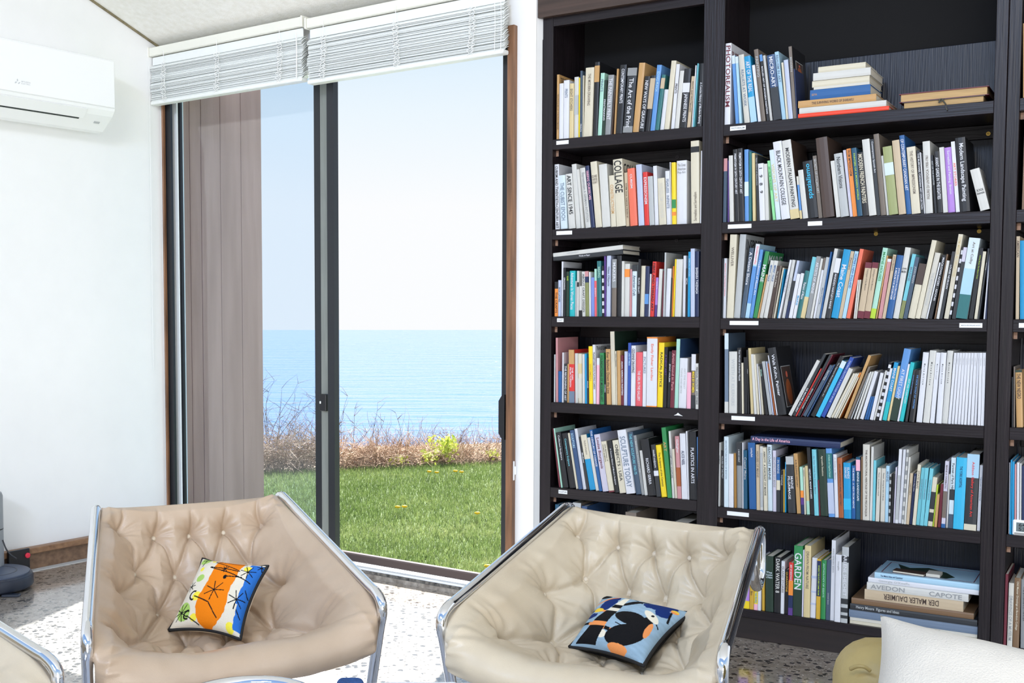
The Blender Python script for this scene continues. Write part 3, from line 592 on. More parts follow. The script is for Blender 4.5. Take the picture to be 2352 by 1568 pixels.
def s_of(px, z, off):
    A = B0 + BI * off; k = (px - PX) / F                      # k*f(P)=P.x on the line A + s*BE at height z
    return (k * (A.y * cP - (z - ZC) * sP) - A.x) / (BE.x - k * BE.y * cP)
BK = random.Random(99)
COVT = {('L', 1, 1): ('TECHNIQUES', 'umber', .10), ('L', 2, 11): ('COLLAGE', 'black', .16), ('R', 1, 1): ('PHOTOREALISM', 'maroon', .16), ('R', 3, 4): ('INSPIRED', 'charcoal', .13), ('R', 3, 8): ('MAINE', 'white', .13), ('L', 4, 14): ('TRANSFORMATION', 'charcoal', .07)}
def cover_art(key, r, x, d, h):
    if key in COVT:
        t, c, f = COVT[key]; me = put_text(Mesh(), t, (x + .0006, .012, h * (1 - f * .9)), (0, 1, 0), (0, 0, 1), d * .86, h * f); inst('cover_title', me.data('cover_title', imat(c)), r)
    if key in (('R', 4, 17), ('R', 1, 14)):
        big = key[1] == 4; y0, y1, z0, z1 = (.03, .16, .03, h * .70) if big else (.05, .15, h * .62, h * .82)
        inst('picture_border', Mesh().box(x, x + .0004, y0 - .003, y1 + .003, z0 - .003, z1 + .003).data('picture_border', pmat('ash')), r)
        inst('picture', Mesh().box(x + .0003, x + .0007, y0, y1, z0, z1).data('picture', pmat('umber')), r)
        ym = (y0 + y1) / 2; zs = z1 - z0; m = Mesh(); pl = lambda cy, cz, ry, rz: m.add([V((x + .0009, cy + ry * cos(a * pi / 8), cz + rz * sin(a * pi / 8))) for a in range(16)], [tuple(range(16))])
        pl(ym, z0 + zs * .36, (y1 - y0) * .30, zs * .33); inst('figure_shape', m.data('figure_shape', pmat('rust')), r)
        m = Mesh(); pl(ym, z0 + zs * .80, (y1 - y0) * .10, zs * .08); inst('head_shape', m.data('head_shape', pmat('salmon')), r)
def book_parts(root, x0, w, h, d, col, title, bands, flat=False, cov=None):
    """upright book in local axes: spine towards -y, x0..x0+w wide, d deep, h tall"""
    thin = w < .011; t = .0008 if thin else .0022; bul = 0 if w < .016 else .0016; ins = .0008 if thin else .003
    x1 = x0 + w; c = Mesh(); c.box(x0, x0 + t, .003, d, 0, h); cr = Mesh() if cov else c; cr.box(x1 - t, x1, .003, d, 0, h)
    if cov: inst('front_cover', cr.data('front_cover', pmat(cov)), root)
    P = [(x0, .0032), (x0, 0), (x0 + w * .3, -bul), (x0 + w * .7, -bul), (x1, 0), (x1, .0032)]
    c.add([V((x, y, z)) for z in (0, h) for x, y in P], [(5, 4, 3, 2, 1, 0), (6, 7, 8, 9, 10, 11)] + [(i, (i + 1) % 6, (i + 1) % 6 + 6, i + 6) for i in range(6)])
    inst('cover', c.data('cover', pmat(col)), root)
    inst('pages', Mesh().box(x0 + t + .0001, x1 - t - .0001, .0034, d - ins, ins, h - ins).data('pages', PRINT), root)
    for a, b, bc in bands:
        inst('spine_band', Mesh().box(x0 - .0002, x1 + .0002, -bul - .0007, .003, h * (1 - b), h * (1 - a)).data('spine_band', pmat(bc)), root)
    if title:
        ic, body, a, b, mode, frac = title; y = -bul - .0012; xm = x0 + w / 2
        lines = body.split('\\'); nl = len(lines)
        for i, ln in enumerate(lines):
            me = Mesh(); off = ((nl - 1) / 2 - i) * w * .8 / nl if nl > 1 else 0
            if mode == 'u': put_text(me, ln, (xm - off, y, h * (1 - b)), (0, 0, 1), (-1, 0, 0), h * (b - a), w * frac / nl)
            elif mode == 'h': put_text(me, ln, (x0 + w * .1, y, h * (1 - (a + (b - a) * (i + .5) / nl))), (1, 0, 0), (0, 0, 1), w * .8, h * (b - a) / nl * .8, stretch=9)
            else: put_text(me, ln, (xm + off, y, h * (1 - a)), (0, 0, -1), (1, 0, 0), h * (b - a), w * frac / nl)
            if me.v: inst('title', me.data('title', imat(ic)), root)
def book_label(col, title, w, h, lean, idx, bay, row):
    kind = 'booklet' if w < .011 else 'book'  # thin-spined books are called booklets, split by spine width alone
    adj = 'thin ' if w < .011 else ('thick ' if w > .038 else ('tall ' if h > .30 else ('short ' if h < .19 else '')))
    c = {'offwhite': 'off-white', 'iceblue': 'ice-blue', 'lightgreen': 'light green', 'bottle': 'bottle-green', 'denim': 'denim blue', 'petrol': 'petrol blue', 'umber': 'dark brown', 'ash': 'pale grey', 'stone': 'stone grey', 'steel': 'steel blue', 'cobalt': 'cobalt blue', 'azure': 'azure blue', 'slate': 'slate blue', 'ochre': 'ochre', 'moss': 'moss green', 'cornflower': 'cornflower blue', 'bottle': 'bottle-green', 'olive': 'olive green'}.get(col, col)
    tx = (' with %s lettering' % {'iceblue': 'ice-blue', 'ash': 'grey'}.get(title[0], title[0])) if title else ''
    return '%s%s %s%s, %s from left on %s, %s' % (adj, c, kind, tx, ordw(idx), ROWN[row], BAYN[bay]), kind
def shelf_books(bay, row, ox, oy, sc, text):
    zz = dict(L=ZL, R=ZR, X=ZX)[bay][row - 1]; lim = dict(L=LEFT_S, R=MAIN_S, X=RIGHT_S)[bay]; rows = []
    for ln in text.strip().split('\n'):
        main, *rest = ln.split(';'); f = main.split()
        if not f: continue
        if f[0] == '@': ox, oy, sc = (float(x) for x in f[1:]); continue
        xb0, xb1, lean, yt = (float(x) for x in f[:4]); cs = f[4].split('/'); bands = []
        for b in cs[1:]:
            r, c = b.split(':'); a, e = r.split('-'); bands.append((float(a), float(e), c))
        title = None
        if rest:
            ab = rest[2].split(',') if len(rest) > 2 and rest[2] else ('.08', '.8')
            title = (rest[0], rest[1], float(ab[0]), float(ab[1]), rest[3] if len(rest) > 3 and rest[3] else 'd', float(rest[4]) if len(rest) > 4 else .62)
        c0, *cv = cs[0].split('>'); rows.append((ox + xb0 * sc, ox + xb1 * sc, ox + (xb0 + lean) * sc, oy + yt * sc, c0, title, bands, cv[0] if cv else None))
    zt_lim = zz + .55 if row == 1 else dict(L=ZL, R=ZR, X=ZX)[bay][row - 2] - .046 - .006
    bs = []
    for p0, p1, pt, yt, col, title, bands, cov in rows:
        off = .006 + BK.uniform(0, .012); s0 = s_of(p0, zz, off); s1 = s_of(p1, zz, off); st, zt = bp(pt, yt, off); zt = min(zt, zt_lim)
        dx = st - s0; th = math.atan2(dx, zt - zz)
        if abs(th) < .012: th = 0.
        if not bs:
            s0 = max(s0, lim[0] + (.0165 if zt > zt_lim - .03 else .002))
            if th < 0: s0 = max(s0, lim[0] + (.0165 if zt > zt_lim - .03 else .002) + (zt - zz) * math.tan(-th))
        bs.append([s0, s1, th, math.hypot(dx, zt - zz), off, col, title, bands, cov])
    n = len(bs)
    for i in range(n):                                   # neighbours may touch but not cut into one another
        b = bs[i]; wmax = 9.
        if i + 1 < n:
            c = bs[i + 1]; g0 = c[0] - b[0]
            if g0 < .0045: c[0] = b[0] + .0045; g0 = .0045
            H = min(b[3] * cos(b[2]), c[3] * cos(c[2])); gh = g0 + H * (math.tan(c[2]) - math.tan(b[2]))
            if gh < .0055: c[2] = math.atan(math.tan(b[2]) + (.0055 - g0) / H); gh = .0055
            wmax = min(g0, gh) * cos(b[2]) - .0009
        elif bay != 'X':
            H = b[3] * cos(b[2]); b[2] = min(b[2], math.atan(max(0., lim[1] - .0075 - b[0]) / H)); wmax = min(lim[1] - .002 - b[0], lim[1] - .002 - b[0] - H * math.tan(b[2])) * cos(b[2])
        b.append(max(.003, min((b[1] - b[0]) * cos(b[2]) - .0006, wmax)))
    for i, (s0, s1, th, h, off, col, title, bands, cov, w) in enumerate(bs):
        if th > 0: h -= w * sin(th)
        d = min(DEP - off - .025, max(.14, h * BK.uniform(.7, .84)))
        piv = s0 + w / cos(th) if th > 0 else s0
        M = MB_ @ Matrix.Translation((piv, off, zz + .0006)) @ Matrix.Rotation(th, 4, 'Y')
        lb, kind = book_label(col, title, w, h, th, i + 1, bay, row)
        r = empty(kind, M, lb, kind, '%ss on the %s of the %s' % (kind, ROWN[row], BAYN[bay]))
        book_parts(r, -w if th > 0 else 0., w, h, d, col, title, bands, cov=cov); cover_art((bay, row, i + 1), r, 0. if th > 0 else w, d, h)
def stack(bay, row, ox, oy, sc, what, text):
    zz = dict(L=ZL, R=ZR)[bay][row - 1]; z = zz + .0004; n = len(text.strip().split('\n'))
    for i, ln in enumerate(text.strip().split('\n')):
        main, *rest = ln.split(';'); f = main.split(); xl, xr, yt, dep = (float(x) for x in f[:4]); col = f[4]
        off = .012 + BK.uniform(0, .008); s0 = s_of(ox + xl * sc, z, off); s1 = s_of(ox + xr * sc, z, off); zt = bp(ox + xl * sc, oy + yt * sc, off)[1]
        h = max(.006, zt - z - .0006); L = s1 - s0; title = None
        if rest:
            ab = rest[2].split(','); title = (rest[0], rest[1], float(ab[0]), float(ab[1]), rest[3] if len(rest) > 3 else 'd', .62)
        # spine horizontal: rotate an upright book of width h and height L about y so its top points to the left
        M = MB_ @ Matrix.Translation((s1, off, z)) @ Matrix.Rotation(-pi / 2, 4, 'Y') 
        lb = '%s book%s, %s up in the flat stack, %s' % (PALN.get(col, col), (' with %s lettering' % title[0]) if title else '', ordw(i + 1), what)
        r = empty('book', M, lb, 'book', 'books stacked flat, ' + what)
        book_parts(r, 0., h, L, dep, col, title, [])
        z = z + h + .0006
PALN = dict(offwhite='off-white', iceblue='ice-blue', steel='steel blue', stone='stone grey', ash='pale grey')
K1 = 420 / 2352.
shelf_books('L', 1, 1240, 120, K1, '''
215 245 5 290 tan;umber;TECHNIQUES OF THE PRINTMAKER;.3,.85
248 300 12 405 white
303 375 12 365 white;steel;PRINTS;.15,.3
380 432 10 405 sand;taupe;EIGHT ETCHERS;.1,.5
440 495 12 322 offwhite/.3-.62:ash
497 513 12 330 yellow
515 545 15 240 slate;white;PRINTS;.8,.95
547 562 12 300 cream
563 670 30 203 cream;taupe;THE MODERN DRAWING;.09,.55
680 740 32 130 black/.05-.27:tan
745 795 40 270 mint;steel;PRINTS;.1,.3
800 835 30 360 bottle;white;PRINTMAKING;.35,.75
838 910 45 295 grey;white;THE PAINTERLY PRINT;.06,.75
915 948 40 480 umber
952 975 40 215 tan
978 1060 60 165 black;white;CONTEMPORARY PRINTS;.06,.56
1070 1188 65 205 charcoal/.0-.12:grey/.9-1:grey;white;The Art of the Print;.16,.92;;.5
1195 1272 85 138 tan
1275 1345 80 310 black;white;NEW WAYS OF GRAVURE;.08,.95
1350 1415 80 300 black/.05-.6:beige
1420 1480 90 165 cornflower;sky;EDVARD MUNCH;.1,.4
1482 1540 90 290 teal/.06-.25:beige
1545 1597 60 480 white
1600 1680 95 110 cream
1687 1732 70 155 white;black;PRINTS;.3,.45
1735 1795 70 240 offwhite
1800 1888 60 215 black/.24-.4:white;white;JAPANESE PRINTS;.42,.9
1893 1950 60 310 beige;taupe;PRINTS AND PRINTMAKERS;.1,.7
1952 1966 50 170 white
1968 2012 60 145 aqua
2018 2085 15 150 black;white;A Concise History of Modern Painting;.3,.95
''')
shelf_books('L', 2, 1240, 320, K1, '''
200 268 -10 325 white;black;CUBISM AND TWENTIETH-CENTURY ART;.03,.98
272 368 -30 468 iceblue;steel;THE CUBIST EPOCH;.14,.84
375 462 -45 450 offwhite;black;ART SINCE 1945;.03,.74
470 530 -60 325 offwhite
535 586 -62 388 offwhite
590 657 -75 375 offwhite;grey;Expressionism A GERMAN INTUITION;.08,.9
665 710 -80 345 navy;pink;SEEING OURSELVES;.08,.55
720 803 -70 295 cream;taupe;DIE\\KUNSTLER\\SCHAFT;.2,.34;h
808 912 -50 330 offwhite
918 985 -30 470 cream;tan;CONSTRUCTIVISM;.18,.74
990 1108 -50 265 cream;black;COLLAGE;.02,.5;;.85
1112 1160 -25 430 beige;umber;FUTURISM  TAYLOR  THE MUSEUM OF MODERN ART;.2,.85
1165 1258 -40 380 salmon;white;CUBISM;.1,.35;;.3
1272 1345 -35 330 lavender
1350 1408 -25 425 red;white;EXPRESSIONISM;.1,.6
1412 1475 -25 480 ash
1482 1535 -25 345 white
1538 1628 -25 505 cream;stone;SURREALISM ON PAPER;.1,.85
1633 1688 -20 410 white;steel;FEARLESS  INFINITE;.15,.7
1690 1701 -20 295 white
1703 1757 -8 300 yellow/.6-.74:green/.8-.86:orange
1762 1890 0 280 white;grey;The Great\\American\\Pop Art;.04,.22;h
1950 2055 -8 25 cream/.07-.14:black;taupe;Surrealists and Surrealism;.62,.97;u;.4
2060 2080 5 150 white
''')
shelf_books('L', 3, 1240, 540, K1, '''
190 232 5 600 orange/0-.2:black;black;THE CRAFTS;.3,.9
235 275 5 580 lavender;slate;BOX LATHES;.2,.6
276 298 8 340 white
300 334 5 420 black;white;GROWING;.2,.45
336 380 5 470 bottle;lime;GLASS;.1,.2
382 452 5 460 turquoise;white;Adventures in Woven Pieces;.04,.85
454 473 5 590 ash
475 503 2 460 offwhite/.25-.35:charcoal
505 546 2 655 offwhite/.8-1:black
548 588 -8 470 offwhite;charcoal;ABOUT CRAFT DESIGN;.05,.9
590 635 -8 465 olive/0-.12:rose/.12-.25:navy
637 661 -5 475 white
663 705 -4 545 periwinkle
707 746 -5 435 mint/.25-1:coral;white;BASKETS;.4,.8
750 801 -15 335 teal;mint;WEAVING;.1,.3
805 828 -5 395 black/.1-.18:white/.25-.33:white/.4-.48:white/.55-.63:white/.7-.78:white/.85-.93:white
830 852 -3 265 violet
855 908 3 265 lavender;slate;Glass Objects;.18,.5
925 985 0 310 taupe/0-.5:grey;white;MAKERS;.06,.5
988 1045 0 265 black
1048 1086 5 335 offwhite
1088 1152 5 370 offwhite/.1-.25:orange
1155 1182 5 440 rose
1185 1242 12 385 iceblue/0-.12:charcoal;slate;American Craft;.2,.6
1245 1286 25 310 black;white;GLASS CRAFT;.32,.6
1288 1342 20 395 cream
1345 1395 20 400 navy/.55-.75:cornflower
1397 1415 20 500 white
1418 1470 35 340 red;black;FIBRE AND THREAD ART;.03,.9
1475 1506 20 545 purple/.7-1:violet;white;QUILTS;.1,.4
1508 1562 30 435 offwhite
1565 1582 20 460 maroon
1584 1610 22 225 ash
1613 1672 25 430 white
1675 1693 15 550 charcoal
1695 1706 20 400 orange
1708 1730 30 310 yellow
1735 1836 25 310 offwhite
1838 1871 15 265 white
1873 1898 5 430 black;white;METAL;.2,.9
1900 1938 3 215 azure;sky;SIMON WOOD;.1,.6
1940 1994 0 175 lavender
1998 2048 0 210 navy;white;BARBARA TAKENAGA;.25,.65
''')
shelf_books('L', 4, 1240, 740, K1, '''
180 205 0 415 ash
208 236 -3 200 rose
240 282 -2 630 blue
285 308 -2 390 white
310 350 0 535 charcoal;white;THE RECKONING OF ART;.05,.95
352 376 0 535 tan
380 446 -5 355 red/0-.27:tan/.78-1:steel;white;THE GIRL\\FROM FOREIGN;.33,.7
455 493 -4 400 offwhite
497 546 -4 405 cream/.2-.4:sand/.5-.9:stone
550 580 -4 410 offwhite
583 608 -6 405 azure
610 633 -6 460 charcoal;white;ANGLES;.5,.7
635 686 -8 310 yellow;mustard;WOMEN;.3,.6
688 723 -10 290 white;black;TRANSFORMATION PLAYING CARDS;.12,.75
727 772 0 460 pink/0-.15:white
776 828 -3 395 green;black;FOUNDATIONS OF MODERN ART;.05,.95
830 853 -3 480 black;white;WOMEN;.55,.75
860 915 -12 345 tan;umber;Ever Baldwin: Down the Line;.06,.8
925 978 -20 120 cream>bottle;stone;ARTISTS OF EARTH;.03,.4
980 996 -12 370 cream;black;Women of Abstraction;.05,.4
1000 1043 -8 365 tan
1045 1080 -4 425 maroon;white;ASIAN AMERICAN PAINTERS;.12,.8
1082 1124 0 375 lavender
1128 1166 0 265 cobalt;sky;LARI PITTMAN;.16,.36
1170 1229 5 300 white;black;CEZANNE DRAWING;.05,.45
1232 1316 5 385 coral;white;THE GIRL IN THE GALLERY;.34,.9
1320 1365 10 375 white;steel;PICTURES;.1,.4
1370 1503 20 190 white>orange/0-.02:orange/.985-1:orange;salmon;Emily Fisher Landau;.1,.62;;.3
1508 1579 25 262 yellow;black;RADICAL JUSTICE;.15,.74;;.55
1585 1632 20 320 black;violet;A NEW ART;.12,.8
1635 1673 25 375 black;white;JENNY HOLZER;.22,.58
1675 1726 25 360 maroon;rose;Artist found in Paris;.05,.9
1730 1779 30 215 mint>denim
1782 1884 20 460 white;ash;ART THE NEXT\\THING AND MORE;.2,.85;;.4
1888 1940 10 645 pink
1945 1998 2 410 taupe/0-.3:white/.75-1:charcoal;yellow;MADE BY WOMEN;.32,.7
2003 2048 0 530 offwhite;black;PERSONAL POLITICS  SARA EVANS;.08,.9
''')
shelf_books('L', 5, 1240, 950, K1, '''
240 272 -85 190 maroon
274 300 -98 190 mint
302 380 -98 245 black;white;Collected Sculpture;.05,.5;;.4
385 466 -108 255 black;aqua;Contemporary Sculpture;.1,.6;;.4
469 496 -110 250 cream
499 556 -113 215 denim;sky;SCULPTORS;.05,.3
559 606 -115 195 white
609 640 -110 300 charcoal;white;Mediums;.3,.9
645 720 -118 275 azure/0-.44:cream;taupe;The Body of Sculpture;.1,.36
723 762 -115 310 offwhite
765 805 -128 210 blue;white;THE CENTURY OF CHANGE;.02,.6
812 888 -115 270 lilac;maroon;Louise Bourgeois;.06,.6
892 960 -105 360 cream/.97-1:maroon;black;new dictionary of\\modern sculpture;.06,.62
965 1024 -100 350 black;white;A Concise History of Modern Sculpture;.15,.85;;.4
1030 1110 -98 345 cream;black;OBJECTS : USA;.08,.9
1115 1236 -120 215 white;steel;SCULPTURE TODAY;.1,.9
1240 1309 -112 240 slate;aqua;THE NEW SCULPTURE 1965-75;.03,.68;;.5
1312 1349 -108 280 grey;ash;MINIMAL SCULPTURE;.1,.9
1351 1390 -68 475 offwhite
1395 1500 -100 330 black;white;RICHARD SERRA;.34,.8;;.35
1503 1561 -75 400 charcoal/.5-.6:white;white;model sculpture;.1,.44
1568 1637 -78 405 yellow;black;The Sculpture of this Century;.14,.8;;.45
1645 1703 -82 180 green;tan;ART;.2,.45
1705 1737 -50 225 offwhite;charcoal;CONTEMPORARY SCULPTURE;.26,.7
1740 1770 -40 455 cream
1772 1824 -35 290 rose/.5-.8:rust;white;Gallagher;.05,.35
1828 1901 -30 255 white;navy;ALICE NEEL;.26,.48
1903 1924 -25 225 white
1927 2022 -15 225 black;white;PLASTICS IN ARTS;.24,.76;;.45
2026 2044 -6 300 cornflower
''')
shelf_books('L', 6, 1240, 950, K1, '''
190 240 5 1165 petrol
415 520 2 1140 ash>taupe
530 600 2 1185 denim
1090 1230 5 1262 taupe
1700 1900 5 1385 charcoal
''')  # covers set darker than their own colour to carry this shelf's shade
shelf_books('R', 1, 1640, 80, K1, '''
117 214 12 118 white;maroon;PHOTOREALISM;.03,.97;;.8
280 322 -52 272 cornflower/0-.12:iceblue
326 380 -52 285 sky/0-.1:iceblue
392 464 -78 265 stone;steel;REALISTS AT WORK;.22,.76;;.5
475 554 -88 285 azure/.62-1:sky;white;ART OF THE REAL;.08,.55
568 610 -80 395 white
613 667 -100 195 taupe;ash;PAINTING;.1,.5
680 720 -95 260 black/0-.1:cornflower;white;ROLLED ART OF MODERN PAINTING;.18,.95
723 755 -95 270 offwhite
770 869 -90 270 denim/.5-1:charcoal;white;MICRO-ART;.03,.5;;.5
878 929 -98 225 sky;steel;REALISM IN ART;.05,.45
931 957 -65 360 cream
960 1017 -65 330 lavender
1020 1062 -62 155 taupe>black;ash;MODERN;.15,.35
1064 1078 -40 440 navy
''')
stack('R', 1, 1640, 80, K1, 'middle bay top shelf', '''
1082 2250 1018 .23 vermilion
1095 2215 942 .25 offwhite
1082 2085 852 .22 tan;umber;THE SURVIVING WORKS OF SHARAKU;.18,.72
1235 2010 712 .22 blue;tan;GOYA;.03,.12
1282 2000 674 .21 stone
1262 2000 597 .24 cream
1275 2015 495 .24 offwhite
1340 1950 415 .22 cream
''')
shelf_books('R', 2, 1640, 300, 340 / 2318., '''
135 212 5 440 slate/0-.2:rose
214 244 2 470 violet
246 329 -15 395 offwhite
333 400 -36 300 black;white;PRIMITIVISM IN 20TH CENTURY ART;.06,.62;;.5
402 480 -34 285 black;white;PRIMITIVISM IN 20TH CENTURY ART;.06,.62;;.5
484 547 -8 300 cornflower/.45-.65:iceblue
550 602 0 330 teal
608 673 -15 355 sand
676 712 -30 380 charcoal;ash;New School of Abstraction;.05,.7
718 804 -30 520 white;black;1   9   8   9;.08,.9;;.6
808 920 -30 525 offwhite
923 970 -88 475 lightgreen;green;ART FROM THE REGION;.1,.5
975 1056 -110 310 iceblue;sand;VISIONS OF ART;.2,.75
1060 1197 -138 185 white;charcoal;BLACK MOUNTAIN COLLEGE;.12,.82;;.5
1205 1346 -142 165 offwhite>umber/.88-1:sand;black;MODERN ITALIAN PAINTING;.1,.85;;.42
1350 1392 -60 720 cornflower/0-.2:stone/.8-1:sand
1395 1477 -80 625 offwhite
1482 1637 -95 490 black;cyan;spazialismo;.05,.66;u
1640 1702 -95 400 taupe;ash;SECRETS OF ITALIAN ART;.05,.6
1710 1890 -118 125 umber
1918 1985 -95 480 offwhite
1988 2116 -110 370 ash;charcoal;Northern Visions;.06,.55;;.5
2130 2176 -110 310 lilac
2178 2246 -105 290 orange;umber;FROM IMPRESSIONISM;.02,.4
2249 2334 -100 280 petrol;lime;PAINTERS OF A MODERN WORLD;.08,.92;;.35
@ 1960 290 .146678
150 246 -95 420 black;cream;MODERN FRENCH PAINTERS;.03,.8;;.7
250 366 -115 215 offwhite
372 430 -110 210 charcoal;white;Contemporary Spanish Art;.03,.48
433 522 -118 130 taupe
525 560 -90 465 offwhite
563 706 -105 330 moss/.24-.42:iceblue
715 829 -110 230 beige
835 914 -115 150 blue;white;OF CONTEMPORARY CANADIAN ART;.05,.7
918 1056 -85 335 cream;taupe;THE HISTORY OF IMPRESSIONISM;.06,.7;;.35
1060 1108 -70 380 black;white;THE McMICHAEL CANADIAN ART COLLECTION;.05,.93
1110 1124 -70 410 white
1127 1271 -50 245 offwhite;taupe;FIGURE DI UN'EPOCA 1900-1961;.2,.8;u;.4
1275 1314 -65 455 black;ash;ART OF THE EIGHTIES;.1,.8
1320 1406 -60 400 black;white;AVANT GARDE IN THE EIGHTIES;.1,.78
1410 1486 -65 335 offwhite
1490 1600 -65 340 purple;white;Surrealism and Painting  Breton;.05,.72;;.45
1608 1670 -80 245 white;salmon;ART STORIES;.3,.65
1675 1832 -80 190 black;white;Modern Landscape Painting;.08,.86;;.55
1992 2156 -165 690 offwhite;charcoal;XXX\\biennale;.48,.62;h
''')
shelf_books('R', 3, 1640, 520, 340 / 2221., '''
85 103 5 480 charcoal
105 178 15 480 white;coral;Abstraction in the Permanent Collection;.08,.85;;.4
190 294 55 105 cream;taupe;WELLIVER;.15,.38;;.4
298 390 95 95 ash
395 462 140 320 slate;white;A Distant Shore;.06,.55
466 528 165 262 sky/0-.28:white/.3-.8:cornflower;coral;Goldsworthy;.03,.3
531 581 160 345 cornflower;white;Traditions of Maine Art;.15,.7
585 647 185 370 green;white;MAINE;.2,.56;;.8
650 677 130 720 tan
680 736 160 505 offwhite;blue;IMPRINT / PLACE;.08,.36;;.5
739 802 165 510 offwhite;blue;IMPRINT / PLACE;.08,.36;;.5
808 862 140 590 umber;stone;The Art of Maine;.1,.9;;.4
865 891 130 590 taupe
893 944 140 620 cream;stone;MONHEGAN;.2,.6
946 956 100 640 azure
959 1016 180 500 white;steel;The Art of Monhegan Island;.25,.7
1019 1065 160 500 offwhite;ash;Art of the Island;.3,.7
1068 1113 180 510 lavender/.35-.7:charcoal/.7-1:navy
1118 1172 130 710 white
1178 1227 130 700 white;azure;MAINE;.5,.82
1232 1296 140 660 teal;white;Painters of Maine;.25,.6
1299 1365 180 455 aqua/.65-1:sand
1372 1436 170 445 grey;white;ARTISTS OF MAINE;.1,.6
1440 1486 165 480 offwhite
1488 1522 160 470 taupe/.2-1:white
1525 1577 160 460 ash;steel;Maine Painting;.5,.9
1580 1607 170 380 blue
1610 1667 200 330 offwhite
1670 1748 165 475 charcoal/0-.24:white;white;MARSDEN HARTLEY'S MAINE;.26,.84;;.4
1755 1862 195 340 azure;white;Maine Coast;.22,.7
1865 1917 190 370 beige;taupe;Painters;.1,.6
1920 1977 195 370 sky;blue;HOPPER'S NEW ENGLAND;.04,.55
1982 2042 210 335 salmon
@ 1960 520 .159475
3 26 60 770 offwhite
28 50 62 768 stone
55 148 125 515 beige/0-.1:maroon/.87-1:maroon;taupe;Catalogue of the Museum;.12,.5;;.3
150 236 130 515 beige/0-.1:maroon/.87-1:maroon;taupe;Catalogue of the Museum;.12,.5;;.3
240 319 188 305 mint/.86-1:lime;green;MAINE HOUSES;.06,.8;;.5
322 352 160 420 tan
356 412 140 465 rose/0-.05:white
415 463 160 405 beige;taupe;JOHN MARIN;.02,.25
466 562 165 410 blue;white;JOHN MARIN'S WATERCOLORS\\A MEDIUM FOR MODERNISM;.2,.7
570 653 180 300 offwhite;charcoal;JOHN\\MARIN;.28,.36;h
656 714 195 395 aqua/.72-1:olive;steel;MARINE;.2,.5
717 774 180 440 slate;ash;JOHN MARIN;.15,.42
783 887 170 530 cream/0-.38:umber
890 961 245 195 cream
964 1046 215 375 stone;ash;THE MARINE PAINTINGS;.3,.8;;.35
1048 1078 190 520 white
1081 1162 190 410 black;white;MACKOWN ADZES - ADONIS;.04,.75;;.55
1165 1192 180 400 brown
1195 1237 140 490 offwhite
1240 1302 185 360 charcoal;white;LOUISE NEVELSON;.2,.6
1305 1372 212 110 cream;sand;TOM MESSER ALTERNATIVES;.03,.5
1375 1417 188 300 black/.04-.1:white/.16-.22:white/.28-.34:white/.4-.46:white/.52-.58:white/.64-.7:white/.76-.82:white/.88-.94:white
1420 1472 170 300 lilac/.2-1:charcoal
1475 1642 195 160 iceblue/.38-.7:sky/.7-1:teal;taupe;Art at Colby;.05,.4;;.3
1663 1737 150 310 black;lime;Ashley Bryan The Maine Coast;.1,.85;;.35
1740 1787 130 360 cream
1790 1872 150 320 charcoal;white;DAHLOV IPCAR;.2,.6;;.45
1875 1896 60 340 white
1898 1936 25 320 navy
''')
